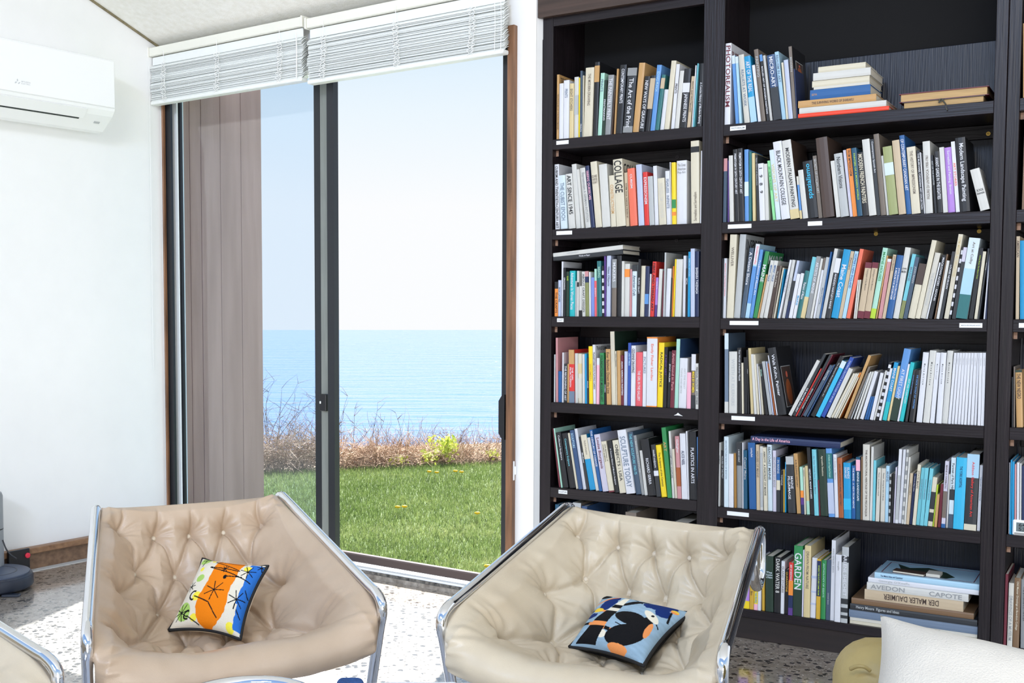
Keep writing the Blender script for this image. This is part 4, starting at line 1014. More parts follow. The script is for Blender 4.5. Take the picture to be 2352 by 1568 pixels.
shelf_books('R', 4, 1640, 750, 340 / 2221., '''
75 216 0 100 steel>slate/0-.2:iceblue/.86-1:offwhite
225 346 3 375 offwhite;ash;WYETH AT KUERNERS;.12,.88;;.4
355 415 -5 320 black;white;Two Worlds of Andrew Wyeth;.03,.5;;.5
420 451 -8 545 cream
455 508 -10 460 black
511 550 -25 350 black;ash;WYETH;.3,.5
553 602 -44 325 sand
604 649 -50 415 offwhite
651 691 -58 420 cream
693 719 -55 560 white
721 770 -75 600 cream
775 824 -98 565 black;mint;Works;.1,.3
828 876 -110 525 ash
879 907 -102 525 lavender
909 936 -130 560 rust
938 965 -150 435 white
968 1092 -182 330 black;white;Walt Kuhn, Painter;.1,.74;;.42
1105 1168 440 500 offwhite;ash;A SENSE OF PLACE;.3,.7
1172 1217 478 405 charcoal;white;DE MOORE GALLERY;.55,.95
1220 1241 380 630 red
1244 1302 478 415 charcoal;ash;BRING BACK HOME;.55,.9
1304 1316 470 420 maroon
1320 1386 418 575 slate;ash;NOTES;.1,.3
1389 1436 412 570 denim;ash;WRITINGS;.1,.9;;.4
1440 1512 430 430 black;ash;The Ogunquit Museum of American Art;.1,.95;;.4
1516 1592 410 510 cyan/0-.12:iceblue
1595 1672 450 455 cobalt;lavender;THOMAS CROTTY A SOLITUDE OF SPACE;.05,.75;;.4
1676 1746 350 620 offwhite
1750 1786 340 700 cream
1788 1822 338 700 stone
1824 1858 336 700 cream
1861 1890 330 690 orange/.1-1:cream
@ 1960 770 .146678
-148 -98 385 310 tan
-94 -50 330 490 taupe
-46 -5 285 590 ash
0 40 245 565 offwhite
43 95 250 570 offwhite
100 168 235 560 white
172 205 100 955 blue
208 242 100 955 blue
256 310 170 585 white
313 347 190 550 offwhite
350 396 215 420 black/.04-.1:white/.16-.22:white/.28-.34:white/.4-.46:white/.52-.58:white/.64-.7:white/.76-.82:white/.88-.94:white
400 452 178 515 white
455 526 188 420 azure/.68-1:turquoise;white;MAINE COAST;.1,.5
530 566 168 480 sand
570 684 228 205 cornflower/.68-1:bottle;white;AT FIRST LIGHT;.28,.7;;.45
687 717 172 450 white
722 803 178 420 turquoise;white;FAST AND OCEAN STUDY;.28,.7;;.4
812 868 130 540 charcoal;cornflower;DE DICK WOLF OF WINTER;.1,.8;;.4
871 978 108 540 black;cornflower;DE DICK WOLF OF WINTER;.1,.8;;.3
985 1078 110 265 white;charcoal;M a i n e  A r t  n o w;.16,.54;;.24
1090 1196 112 235 offwhite;charcoal;M a i n e  A r t  n o w;.16,.54;;.24
1199 1287 102 270 white;charcoal;M a i n e  A r t  n o w;.16,.54;;.24
1293 1381 80 270 white;charcoal;M a i n e  A r t  n o w;.16,.54;;.24
1388 1480 88 240 offwhite;charcoal;M a i n e  A r t  n o w;.16,.54;;.24
1483 1532 95 275 white;grey;A History of Art;.07,.22;;.3
1535 1580 90 275 white;grey;A History of Art;.07,.22;;.3
1583 1630 85 275 white;grey;A History of Art;.07,.22;;.3
1633 1680 80 275 white;grey;A History of Art;.07,.22;;.3
1683 1730 74 275 white;grey;A History of Art;.07,.22;;.3
1733 1782 68 275 white;grey;A History of Art;.07,.22;;.3
1785 1833 62 275 white;grey;A History of Art;.07,.22;;.3
1836 1890 56 275 white;grey;A History of Art;.07,.22;;.3
1893 1940 50 275 white;grey;A History of Art;.07,.22;;.3
1943 1992 44 275 white;grey;A History of Art;.07,.22;;.3
1995 2050 38 275 white;grey;A History of Art;.07,.22;;.3
''')
shelf_books('R', 5, 1640, 970, 340 / 2132., '''
50 102 10 290 offwhite;black;LOST BOSTON;.2,.8;;.6
105 142 0 405 black;ash;HOUSES OF THE PAST;.1,.5
145 210 0 205 iceblue;steel;ARCHITECTURE NORTH OF BOSTON;.05,.6;;.35
213 291 0 450 white
293 331 -8 445 ochre
333 408 -10 290 grey/0-.35:charcoal;ash;A MAINE HAMLET;.1,.3
410 426 -3 290 white
428 480 -8 400 petrol;ash;Coastal Maine;.12,.5
510 613 -22 290 blue;white;Looking Back;.08,.22;;.5
615 666 -12 320 beige;taupe;HOUSES OF MAINE;.1,.5
668 716 -8 345 offwhite/.1-.95:ash
720 776 -20 360 cream;charcoal;ABBOTT  A PORTRAIT OF MAINE;.06,.76;;.5
780 846 -15 320 iceblue;charcoal;SEACOAST MAINE;.03,.55;;.5
850 898 -5 405 lilac;grey;ARCHITECTURE OF MAINE;.1,.6
902 956 0 500 charcoal/0-.42:blue/.42-.6:cream;ash;IN MAINE;.05,.3
958 997 0 690 black;ash;TOWNS;.1,.6
1000 1019 0 680 mustard
1021 1063 -38 570 azure;white;THE COASTAL ISLANDS;.1,.8;;.4
1070 1192 -50 490 charcoal/0-.14:ash;white;MAINE\\PILGRIMAGE;.35,.85
1196 1254 -50 450 tan;umber;A BUILDING HISTORY;.1,.9;;.4
1258 1302 -25 640 mint/.5-.65:orange/.65-.8:violet/.8-1:navy
1304 1336 -20 650 cream;taupe;PORTRAITS;.05,.4
1339 1388 -42 625 sand/.72-1:mint
1393 1444 -58 360 black;white;HISTORIC MAINE HOMES;.32,.76;;.5
1448 1512 -40 390 aqua;steel;So You Think You Know Maine;.1,.7;;.4
1515 1536 -20 830 maroon
1540 1650 -45 385 bottle;cream;Agreeable Situations;.1,.4;;.3
1655 1742 -45 375 cornflower/.07-.44:teal/.5-.95:lavender;mint;A Noble and Dignified Stream;.09,.42;;.4
1745 1797 -30 460 white;ash;A Guide to Maine;.05,.4
1800 1870 -25 510 rust;umber;AN ARCHITECTURAL HISTORY;.1,.8;;.4
1873 1980 -10 580 azure/.64-.84:cyan;white;ISLANDS\\DOWN EAST;.08,.28
1984 2040 -2 620 blue;white;THE MAINE - A VIEW FROM ABOVE;.04,.8;;.45
2045 2105 0 500 petrol/.04-.22:pink;white;MAINE LANDSCAPE;.24,.7;;.5
@ 1960 990 .159475
104 131 8 370 brown
135 232 5 190 stone;umber;THE ARCHITECTURAL HERITAGE OF THE PISCATAQUA;.07,.95;;.35
235 270 25 225 offwhite
273 312 25 420 aqua
319 386 30 530 stone;charcoal;Thaxter  Among the Isles of Shoals;.08,.7;;.35
389 452 25 535 stone;charcoal;Thaxter  Among the Isles of Shoals;.08,.7;;.35
455 503 25 500 sky;steel;MAINE;.1,.5
507 531 12 620 ash/.05-.12:charcoal/.2-.27:charcoal/.35-.42:charcoal/.5-.57:charcoal/.65-.72:charcoal/.8-.87:charcoal
534 572 40 610 black
575 597 35 520 lilac
600 647 60 260 white/.35-.95:ash
650 692 70 265 white
695 726 75 265 offwhite/.04-.1:grey/.16-.22:grey/.28-.34:grey/.4-.46:grey/.52-.58:grey/.64-.7:grey/.76-.82:grey/.88-.94:grey
729 757 70 375 offwhite
760 806 60 605 beige;taupe;HISTORY;.2,.5
808 847 65 610 navy;white;History of a Village of Maine;.05,.9;;.4
850 900 80 480 cream;taupe;STATE MAPS;.1,.5
904 955 80 525 aqua;steel;DOCKS OF CAPE NEDDICK;.2,.55;;.4
957 1010 78 527 aqua;steel;DOCKS OF CAPE NEDDICK;.2,.55;;.4
1012 1067 92 535 aqua;steel;DOCKS OF CAPE NEDDICK;.2,.55;;.4
1072 1137 75 660 cream/.3-.65:charcoal/.72-.9:charcoal
1140 1162 65 770 lime
1165 1209 40 910 tan
1215 1258 45 760 maroon
1265 1333 60 430 lilac/.45-.85:taupe/.94-1:blue;umber;MAINE A CINEMATIC;.06,.42;;.4
1336 1360 40 620 offwhite
1364 1432 50 380 iceblue/.45-.6:charcoal/.8-1:slate;charcoal;Portrait of Paris Hill;.08,.45;;.5
1435 1587 55 375 cyan;navy;THE YORK HOSPITAL;.12,.42;;.3
1592 1768 55 325 charcoal/0-.31:sky/.92-1:cream;red;Addison Gallery of American Art;.1,.82;;.28
1780 1838 45 490 white;steel;THE STORY OF A COASTER;.18,.6;;.4
''')
shelf_books('R', 6, 1690, 1210, 320 / 2007., '''
60 195 5 600 yellow/.4-.8:purple
198 258 5 600 mustard;umber;Boro;.55,.65
262 314 5 480 yellow/0-.35:coral/.88-1:pink;azure;FINANCE FOR THE PEOPLE;.37,.86
316 367 15 450 white;ash;ESSAYS;.1,.6
380 417 0 545 mustard;umber;POCKET;.03,.25
430 542 0 415 bottle;iceblue;The\\Invention\\of Nature;.27,.4;h
550 642 8 430 black;offwhite;DARK WATER 8;.03,.64;;.6
645 697 20 490 white;taupe;ISLAND STORIES;.1,.6
700 751 10 610 black;mustard;QUARANTINE;.05,.5
755 820 10 510 red/.34-.62:orange/.62-.86:navy/.86-1:violet;white;BEST OF RESISTANCE;.04,.34;;.6
823 948 15 265 green/.62-1:bottle;white;GARDEN;.1,.62;;.8
950 972 12 330 lilac
976 1067 28 265 sand;taupe;DRAWN FROM NATURE;.08,.6;;.45
1072 1152 30 440 white/.3-.34:lavender/.55-.58:lavender/.75-.78:lavender
1156 1217 20 460 mustard/.03-.62:navy;lime;WHERE THE FUTURE CAME FROM;.1,.6;;.4
1220 1292 15 475 green;mint;ANTHOLOGY OF ESSAYS;.05,.8;;.35
1296 1356 15 470 slate;ash;Liminal Space;.55,.75;;.4
1359 1417 25 190 white;grey;ANNA HEPBURN  ESSAYS;.1,.4;;.4
1420 1506 20 395 white;grey;Intangible;.1,.5;;.3
1510 1607 20 285 ash>charcoal/.12-.2:charcoal/.68-.75:charcoal/.8-.86:charcoal/.9-.94:charcoal;white;ARLENE SHECHET;.1,.64;;.5
''')
stack('R', 6, 1940, 1270, 412 / 2168., 'middle bay bottom shelf', '''
62 1598 806 .26 cream
62 1602 766 .25 stone;taupe;INDIA : PAKISTAN;.5,.72,u;u
52 1605 672 .26 steel
66 1602 602 .25 charcoal;ash;Henry Moore  Figures and Ideas;.05,.4
82 1560 532 .26 brown
240 1432 430 .24 beige;umber;DER MALER DAUMIER;.2,.76;u
268 1495 346 .25 offwhite;grey;AVEDON          CAPOTE;.04,.94
284 1622 286 .26 white;ash;Georgia O'Keeffe;.1,.5
362 1626 226 .25 sky;navy;The Maine Atlas and Gazetteer;.06,.28
''')
shelf_books('X', 1, 0, 0, 1, '2343 2376 0 55 tan;umber;LIVES OF THE ARTISTS;.4,.9')
shelf_books('X', 2, 0, 0, 1, '2336 2358 6 268 brown;cream;COLUMBIAN ART;.25,.8')
shelf_books('X', 3, 0, 0, 1, '2332 2342 2 543 beige;umber;AMERICAN;.05,.4\n2343 2360 0 553 azure')
shelf_books('X', 4, 0, 0, 1, '2321 2327 0 866 charcoal\n2328 2334 -4 842 taupe\n2335 2350 -5 850 tan/0-.04:bottle;umber;THE NEW NEGRO;.06,.5')
shelf_books('X', 5, 0, 0, 1, '2311 2316 2 1062 white\n2316.5 2323 1 1056 azure\n2323.5 2329 1 1060 azure\n2330 2334 1 1066 rose\n2335 2341 1 1062 white\n2342 2346 1 1064 offwhite\n2347 2356 0 1070 navy')
shelf_books('X', 6, 0, 0, 1, '2301 2311 6 1318 maroon\n2313 2325 3 1338 stone;grey;DRAWINGS OF A MUSEUM;.2,.9\n2325.5 2343 3 1326 brown;cream;Old Master Drawings at Bowdoin College;.05,.75;;.4\n2344 2362 2 1330 grey;charcoal;THE LANDSCAPE PAINTER;.1,.6')

def flat_pair(bay, row, q0, q1, h, dep, col, title, label, off=.01, yaw=0.):
    (s0, z0), (s1, z1) = bp(*q0, off), bp(*q1, off); th = math.atan2(z1 - z0, s1 - s0); L = math.hypot(s1 - s0, z1 - z0)
    M = MB_ @ Matrix.Translation((s1, off, z1)) @ Matrix.Rotation(-pi / 2 - th, 4, 'Y')
    r = empty('book', M, label, 'book', 'books laid on top of standing books'); book_parts(r, 0, h, L, dep, col, title, []); return r
flat_pair('L', 3, (1271, 599), (1431, 583.5), .0195, .2, 'charcoal', ('white', 'Works on Paper', .38, .54, 'd', .5), 'black book with white lettering lying tilted on the books of the third shelf')
flat_pair('L', 3, (1271, 591), (1431, 572), .019, .2, 'offwhite', ('ash', 'NEW JEWELRY', .2, .38, 'd', .5), 'white book lying tilted on the black book above the third shelf, left bay')
flat_pair('R', 5, (1724, 1015), (1930, 1030), .026, .25, 'navy', ('pink', 'A Day in the Life of America', .02, .45, 'd', .62), 'large navy book lying flat on the standing books of the fifth shelf, middle bay')
# two old albums with a black tie lying on the top shelf
def album(xl, xr, y0, y1, off, dep, col, label, tie):
    z0 = bp(xl, y0, off)[1] if tie else None; s0 = s_of(xl, 2.15, off); s1 = s_of(xr, 2.15, off); return s0, s1
s0 = s_of(2072, 2.15, .02); s1 = s_of(2262, 2.15, .02); MZ = 2.146
for i, (a, b, z0, h, lb) in enumerate(((s0, s1, MZ + .0004, .026, 'worn tan-edged album lying on the top shelf with a dark string tie'), (s0 - .012, s1 + .012, MZ + .027, .032, 'dark red album lying on the worn tan-edged album on the top shelf'))):
    r = empty('album', MB_ @ Matrix.Translation(((a + b) / 2, .02, z0)), lb, 'album', 'old albums on the top shelf'); w = (b - a) / 2
    cm = pmat('maroon') if i else pmat('umber')
    inst('cover', Mesh().box(-w, w, .004, .262, 0, .002).box(-w, w, .0, .264, h - .0025, h).box(-w, w, .255, .264, .002, h - .0025).data('cover', cm), r)
    inst('pages', Mesh().box(-w + .006, w - .006, .006, .25, .0022, h - .0027).data('pages', mat('old_pages', 'c9a878', .85, var=.25, vscale=(8, 8, 200))), r)
    if not i:
        inst('string_tie', Mesh().tube(catmull([(0, .002, .02), (.004, -.004, .024), (-.012, -.005, .012), (-.006, -.004, .026), (.01, -.006, .006), (.016, -.026, -.012), (.02, -.027, -.022)], 5), .0026, 5).data('string_tie', mat('tie_grey', '4a4a44', .8)), r)
# little things on the lower stack
zt = max((o.matrix_world.translation.z for o in bpy.data.objects if o.get('group') == 'books stacked flat, middle bay bottom shelf'), default=.5)
_tb = [o for o in bpy.data.objects if o.get('group') == 'books stacked flat, middle bay bottom shelf'][-1]
z9 = zt + max(v.co.x for v in _tb.children[0].data.vertices) + .0008
_x = z9 - zt - .0006; _L = max(v.co.z for v in _tb.children[0].data.vertices); _m = Mesh()
for a in ((.022, .024, .02, _L - .02), (.222, .224, .02, _L - .02), (.0225, .2235, .02, .023), (.0225, .2235, _L - .023, _L - .02)): _m.box(_x - .0002, _x + .0004, a[0], a[1], a[2], a[3])
inst('cover_border', _m.data('cover_border', pmat('maroon')), _tb)
inst('cover_picture', Mesh().add([V((_x + .0004, y, z)) for y, z in ((.03, _L * .32), (.07, _L * .25), (.14, _L * .36), (.19, _L * .55), (.15, _L * .72), (.20, _L * .86), (.12, _L * .8), (.07, _L * .62), (.04, _L * .5))], [tuple(range(9))]).data('cover_picture', pmat('bottle')), _tb)
sa = s_of(2128, z9, .06); sb = s_of(2160, z9, .06)
o = Mesh().box(0, sb - sa, 0, .07, 0, .012, None, .001).obj('notepad', pmat('stone')); o.matrix_world = MB_ @ Matrix.Translation((sa, .045, z9)); tag(o, 'small pale notepad lying on the sky-blue atlas of the lower stack', 'notepad')
sa = s_of(2053, z9, .08); sb = s_of(2124, z9, .05)
r = empty('booklet', MB_ @ Matrix.Translation((sa, .05, z9)) @ Matrix.Rotation(-.12, 4, 'Z'), 'narrow dark booklet lying beside the notepad on the sky-blue atlas', 'booklet'); w = sb - sa
inst('cover', Mesh().box(0, w, .0, .05, .007, .0085).box(0, w, 0, .05, 0, .0012).data('cover', pmat('umber')), r); inst('pages', Mesh().box(.002, w - .002, .001, .049, .0013, .0069).data('pages', PRINT), r)
# thermometer on the fifth shelf, cut by the frame
z = .551; s0 = s_of(2325, z, -.0); s1 = s0 + .085; th_ = empty('thermometer', MB_ @ Matrix.Translation((s0, .0015, z)), 'small white digital thermometer standing on the shelf edge at the right edge', 'thermometer')
hh = bp(2328, 1193)[1] - z
inst('case', Mesh().box(0, .085, 0, .016, 0, hh, None, .004).data('case', PLAST), th_)
inst('display', Mesh().box(.012, .073, -.0006, .004, hh * .26, hh * .84).data('display', mat('lcd_grey', '6d7a7c', .3)), th_)
inst('base_strip', Mesh().box(.006, .079, -.0006, .004, hh * .05, hh * .19).data('base_strip', mat('strip_grey', '9b9a97', .5)), th_)
me = Mesh(); put_text(me, '64', (.02, -.0009, hh * .69), (1, 0, 0), (0, 0, 1), .03, hh * .22, stretch=3); put_text(me, '53', (.02, -.0009, hh * .42), (1, 0, 0), (0, 0, 1), .03, hh * .22, stretch=3)
inst('digits', me.data('digits', BLACK), th_)
# ---------------------------------------------------------------- tufted sling chairs
def leather(name, hx, hx2):
    m = mat(name, hx, .30, hx2=hx2, vscale=(5, 5, 5), bump=.12, bscale=420, spec=.5)
    return m
CHAIRN = [0]
SIDE = [(.715, .800), (.60, .775), (.45, .742), (.30, .709), (.16, .678), (.07, .655), (.012, .618), (.006, .575), (.018, .530)]
MID = [(.705, .806), (.672, .715), (.600, .602), (.505, .520), (.340, .480), (.170, .508), (.040, .566), (-.012, .552), (.004, .515)]
def make_chair(label, TL, TR, FL, FR, lm, grp):
    c0 = (TL + TR + FL + FR) / 4; c0 = V((c0.x, c0.y, 0))
    root = empty('lounge_chair', Matrix.Translation(c0 + UP * .0045), label, 'chair', grp)
    def P(u, d, z):
        f = FL.lerp(FR, u); t = TL.lerp(TR, u); q = f.lerp(t, d / .70); return V((q.x, q.y, z)) - c0
    NU, NV = 176, 250
    cs = catmull([(a, b, 0) for a, b in SIDE], 24); cm = catmull([(a, b, 0) for a, b in MID], 24)
    def prof(c, v):
        x = v * (len(c) - 1); i = min(int(x), len(c) - 2); return c[i].lerp(c[i + 1], x - i)
    W = ((FR - FL).length + (TR - TL).length) / 2
    # button lattice in (u, v), staggered rows
    BT = []
    for r, v in enumerate((.115, .225, .335, .445, .555)):
        for u in ((.10, .29, .48, .67, .86) if r % 2 == 0 else (.195, .385, .575, .765)): BT.append((u, v, r))
    LN = []
    for a in BT:
        for b in BT:
            if b[2] == a[2] + 1 and abs(a[0] - b[0]) < .13: LN.append((a, b))
    for a in BT:
        if a[2] == 0: LN.append((a, (a[0] + .01, .0, -1)))
        if a[2] == 4: LN.append((a, (a[0], .70, 9)))
    SX, SY = W, 1.15; rr = random.Random(31 + CHAIRN[0]); CHAIRN[0] += 1
    grid = []
    for j in range(NV + 1):
        v = j / NV; a = prof(cs, v); b = prof(cm, v)
        for i in range(NU + 1):
            u = i / NU; e = abs(2 * u - 1); s = 1 - e ** 3.4; q = a.lerp(b, s); grid.append(P(.006 + .988 * u, q.x, q.y + .010 * (1 - s)))
    def G(i, j): return grid[max(0, min(NV, j)) * (NU + 1) + max(0, min(NU, i))]
    nrm = []
    for j in range(NV + 1):
        for i in range(NU + 1):
            n = (G(i + 1, j) - G(i - 1, j)).cross(G(i, j - 1) - G(i, j + 1)); nrm.append(n.normalized())
    pos = []
    for j in range(NV + 1):
        v = j / NV
        for i in range(NU + 1):
            u = i / NU; x, y = u * SX, v * SY; k = j * (NU + 1) + i; h = .022; dmin = 9; near = None
            for B in BT:
                dx, dy = x - B[0] * SX, y - B[1] * SY; d2 = dx * dx + dy * dy
                if d2 < dmin: dmin = d2; near = (dx, dy)
            d = sqrt(dmin); h -= .042 * exp(-(d / .034) ** 1.25) ; 
            if d < .11: h += .0022 * sin(atan2(near[1], near[0]) * 9 + 7 * noise.noise(V((x * 9, y * 9, 1)))) * exp(-((d - .03) / .035) ** 2)
            cr = 0
            for A, B in LN:
                ax, ay, bx, by = A[0] * SX, A[1] * SY, B[0] * SX, B[1] * SY
                if min(ax, bx) - .03 > x or max(ax, bx) + .03 < x or min(ay, by) - .03 > y or max(ay, by) + .03 < y: continue
                t = ((x - ax) * (bx - ax) + (y - ay) * (by - ay)) / ((bx - ax) ** 2 + (by - ay) ** 2); t = max(0, min(1, t))
                qx, qy = ax + t * (bx - ax), ay + t * (by - ay); wv = .006 * noise.noise(V((qx * 14, qy * 14, A[2] * 3.)))
                dd = math.hypot(x - qx - wv, y - qy + wv); f = 1. if A[2] >= 0 and B[2] not in (-1, 9) else (1 - t) ** .7
                cr = max(cr, f * exp(-(dd / .0058) ** 1.4))
            h -= .0155 * cr
            e = min(u, 1 - u) * SX
            h += .0050 * sin(v * 95 + 8 * noise.noise(V((u * 3, v * 4, 5)))) * exp(-(e / .05) ** 2) * (.4 + noise.noise(V((v * 7, u * 2, 3)))) 
            h += .005 * noise.noise(V((x * 7, y * 7, 2))) + .0018 * noise.noise(V((x * 26, y * 9, 8)))
            edge = min(1., e / .02) * min(1., v / .03) * min(1., (1 - v) / .03)
            pos.append(grid[k] + nrm[k] * h * edge)
    th = .024; back = [grid[k] - nrm[k] * th for k in range(len(grid))]
    m = Mesh(); m.v = [tuple(p) for p in pos + back]; N = len(pos); R = NU + 1
    for j in range(NV):
        for i in range(NU):
            a = j * R + i; m.f.append((a, a + R, a + R + 1, a + 1)); m.f.append((a + N, a + 1 + N, a + R + 1 + N, a + R + N))
    rim = [i for i in range(R)] + [j * R + NU for j in range(1, NV + 1)] + [NV * R + i for i in range(NU - 1, -1, -1)] + [j * R for j in range(NV - 1, 0, -1)]
    for a, b in zip(rim, rim[1:] + rim[:1]): m.f.append((a, b, b + N, a + N))
    sl = fixn(inst('tufted_sling', m.data('tufted_sling', lm, True), root))
    bd = Mesh().lathe([(.007, -.004), (.0078, .0), (.0066, .003), (.0036, .0046)], 14).data('button', mat(lm.name + '_button', 'd2c5b0', .4), True)
    for u, v, r in BT:
        k = int(round(v * NV)) * R + int(round(u * NU)); q = pos[k] + nrm[k] * .006
        inst('button', bd, sl, Matrix.Translation(q) @ nrm[k].to_track_quat('Z', 'Y').to_matrix().to_4x4())
    for u, sg in ((0., -1), (1., 1)):
        path = [(.18, .013), (.15, .16), (.095, .37), (.035, .575), (.018, .625), (.022, .655), (.05, .672), (.10, .682), (.35, .735), (.66, .802), (.70, .808), (.728, .803), (.742, .782), (.745, .745), (.742, .705), (.728, .684), (.70, .672), (.65, .678), (.58, .718), (.53, .764)]
        off = -.012 if sg < 0 else .012; A = (FR - FL).normalized() * off
        pts = catmull([P(u, d, z) + A for d, z in path], 6); m = Mesh().tube(pts, .0135, 14); inst('side_frame', m.data('side_frame', CHROME, True), root)
        m = Mesh().tube(catmull([P(u, d, z) + A for d, z in ((.18, .013), (.30, .0135), (.50, .0135), (.72, .0135))], 5), .013, 12); inst('floor_runner', m.data('floor_runner', CHROME, True), root)
    m = Mesh().tube([P(0, .72, .0135), P(1, .72, .0135)], .0125, 12); inst('rear_crossbar', m.data('rear_crossbar', CHROME, True), root)
    m = Mesh().tube([P(.02, .728, .70), P(.98, .728, .70)], .009, 12); inst('seat_crossbar', m.data('seat_crossbar', CHROME, True), root)
    return root, P
def xy(px, py, z): p = atz(px, py, z); return V((p.x, p.y, 0))
GC = 'tufted leather and chrome lounge chairs'
L1 = leather('tan_leather', 'c4ad95', 'b79f86'); L2 = leather('cream_leather', 'cdbfa7', 'c2b299')
ch1, P1 = make_chair('tan tufted leather chair on chrome frame, holding the cushion with an orange band', xy(230, 1172, .81), xy(640, 1142, .81), xy(212, 1490, .645), xy(874, 1402, .645), L1, GC)
ch2, P2 = make_chair('cream tufted leather chair on chrome frame before the bookcase, holding the blue cushion', xy(1310, 1168, .81), xy(1733, 1222, .81), xy(1015, 1436, .645), xy(1643, 1540, .645), L2, GC)
# third chair of the same make: only the front corner of its right arm is in view
tgt = xy(133, 1550, .655); src = xy(874, 1402, .645)
c3 = ch1.copy(); COL.objects.link(c3); Rz = Matrix.Rotation(.46, 4, 'Z'); rel = Rz @ (V((ch1.location.x, ch1.location.y, 0)) - src)
c3.matrix_world = Matrix.Translation(tgt + rel + UP * .0045) @ Rz
c3['label'] = 'cream leather chair arm with chrome tube cut off by the lower left corner'
for a in ch1.children:
    b = a.copy(); COL.objects.link(b); b.parent = c3
    for d in a.children:
        e = d.copy(); COL.objects.link(e); e.parent = b
for a in c3.children:
    if a.name.startswith('tufted'):
        me = a.data.copy(); me.materials[0] = L2; a.data = me

# ---------------------------------------------------------------- cushions
def cushion(name, label, BL, BR, TL, TR, thick, colf, res, piping, root_grp, pinch=.10):
    c = (BL + BR + TL + TR) / 4; root = empty(name, Matrix.Translation(c), label, 'cushion', root_grp)
    n = (BR - BL).cross(TL - BL).normalized()
    if n.dot(EYE - c) < 0: n = -n
    m = Mesh(); cols = []; R = res + 1
    def S(u, v, side):
        a, b = 2 * u - 1, 2 * v - 1
        k = 1 - pinch * (1 - a * a) * abs(b) ** 3; k2 = 1 - pinch * (1 - b * b) * abs(a) ** 3
        uu, vv = .5 + .5 * a * k2, .5 + .5 * b * k
        q = BL.lerp(BR, uu).lerp(TL.lerp(TR, uu), vv) - c
        t = thick * (max(0, 1 - a * a) * max(0, 1 - b * b)) ** .42
        w = .004 * noise.noise(V((u * 4, v * 4, side))) * min(1, 6 * min(u, 1 - u, v, 1 - v))
        return q + n * (side * (t + w))
    for side in (1, -1):
        for j in range(R):
            for i in range(R):
                m.v.append(tuple(S(i / res, j / res, side))); cols.append(colf(i / res, j / res) if side > 0 else colf(.02, .5))
    N = R * R
    for j in range(res):
        for i in range(res):
            a = j * R + i; m.f.append((a, a + 1, a + R + 1, a + R)); m.f.append((a + N, a + R + N, a + R + 1 + N, a + 1 + N))
    mm = bpy.data.materials.new(name + '_print'); mm.use_nodes = True; nn = mm.node_tree; pb = nn.nodes['Principled BSDF']; pb.inputs['Roughness'].default_value = .85; pb.inputs['Specular IOR Level'].default_value = .15
    at = nn.nodes.new('ShaderNodeVertexColor'); at.layer_name = 'print'; nn.links.new(at.outputs[0], pb.inputs[0])
    nz = nn.nodes.new('ShaderNodeTexNoise'); nz.inputs['Scale'].default_value = 380; tc = nn.nodes.new('ShaderNodeTexCoord'); nn.links.new(tc.outputs['Object'], nz.inputs[0]); bu = nn.nodes.new('ShaderNodeBump'); bu.inputs['Strength'].default_value = .35; bu.inputs['Distance'].default_value = .004; nn.links.new(nz.outputs[0], bu.inputs['Height']); nn.links.new(bu.outputs[0], pb.inputs['Normal'])
    me = m.data('cover', mm, True); ca = me.color_attributes.new('print', 'FLOAT_COLOR', 'POINT')
    ca.data.foreach_set('color', [x for q in cols for x in q])
    o = fixn(inst('cover', me, root))
    if piping:
        ring = [S(i / 40, 0, 0) for i in range(40)] + [S(1, i / 40, 0) for i in range(40)] + [S(1 - i / 40, 1, 0) for i in range(40)] + [S(0, 1 - i / 40, 0) for i in range(41)]
        inst('piping', Mesh().tube(ring, piping, 8).data('piping', mat('black_piping', '121214', .7), True), root)
    return root
def seg(x, y, x0, y0, x1, y1):
    t = max(0, min(1, ((x - x0) * (x1 - x0) + (y - y0) * (y1 - y0)) / ((x1 - x0) ** 2 + (y1 - y0) ** 2))); return math.hypot(x - x0 - t * (x1 - x0), y - y0 - t * (y1 - y0))
def ell(x, y, cx, cy, rx, ry, rot=0.):
    dx, dy = x - cx, y - cy; c, s = cos(rot), sin(rot); return ((dx * c + dy * s) / rx) ** 2 + ((-dx * s + dy * c) / ry) ** 2 < 1
H_ = {k: hexc(v) for k, v in dict(cream='e0d7c4', orange='ea7f10', blue='2d6fc4', green='a5c765', yellow='f0e04a', black='131316', light='9db9cc', navy='16306e', salmon='f09858', ivory='ece4cf', gold='f0c944').items()}
def stars(x, y, lst, w):
    for cx, cy, r, n, ph in lst:
        for k in range(n):
            a = ph + 2 * pi * k / n
            if seg(x, y, cx, cy, cx + r * cos(a), cy + r * sin(a)) < w: return True
    return False
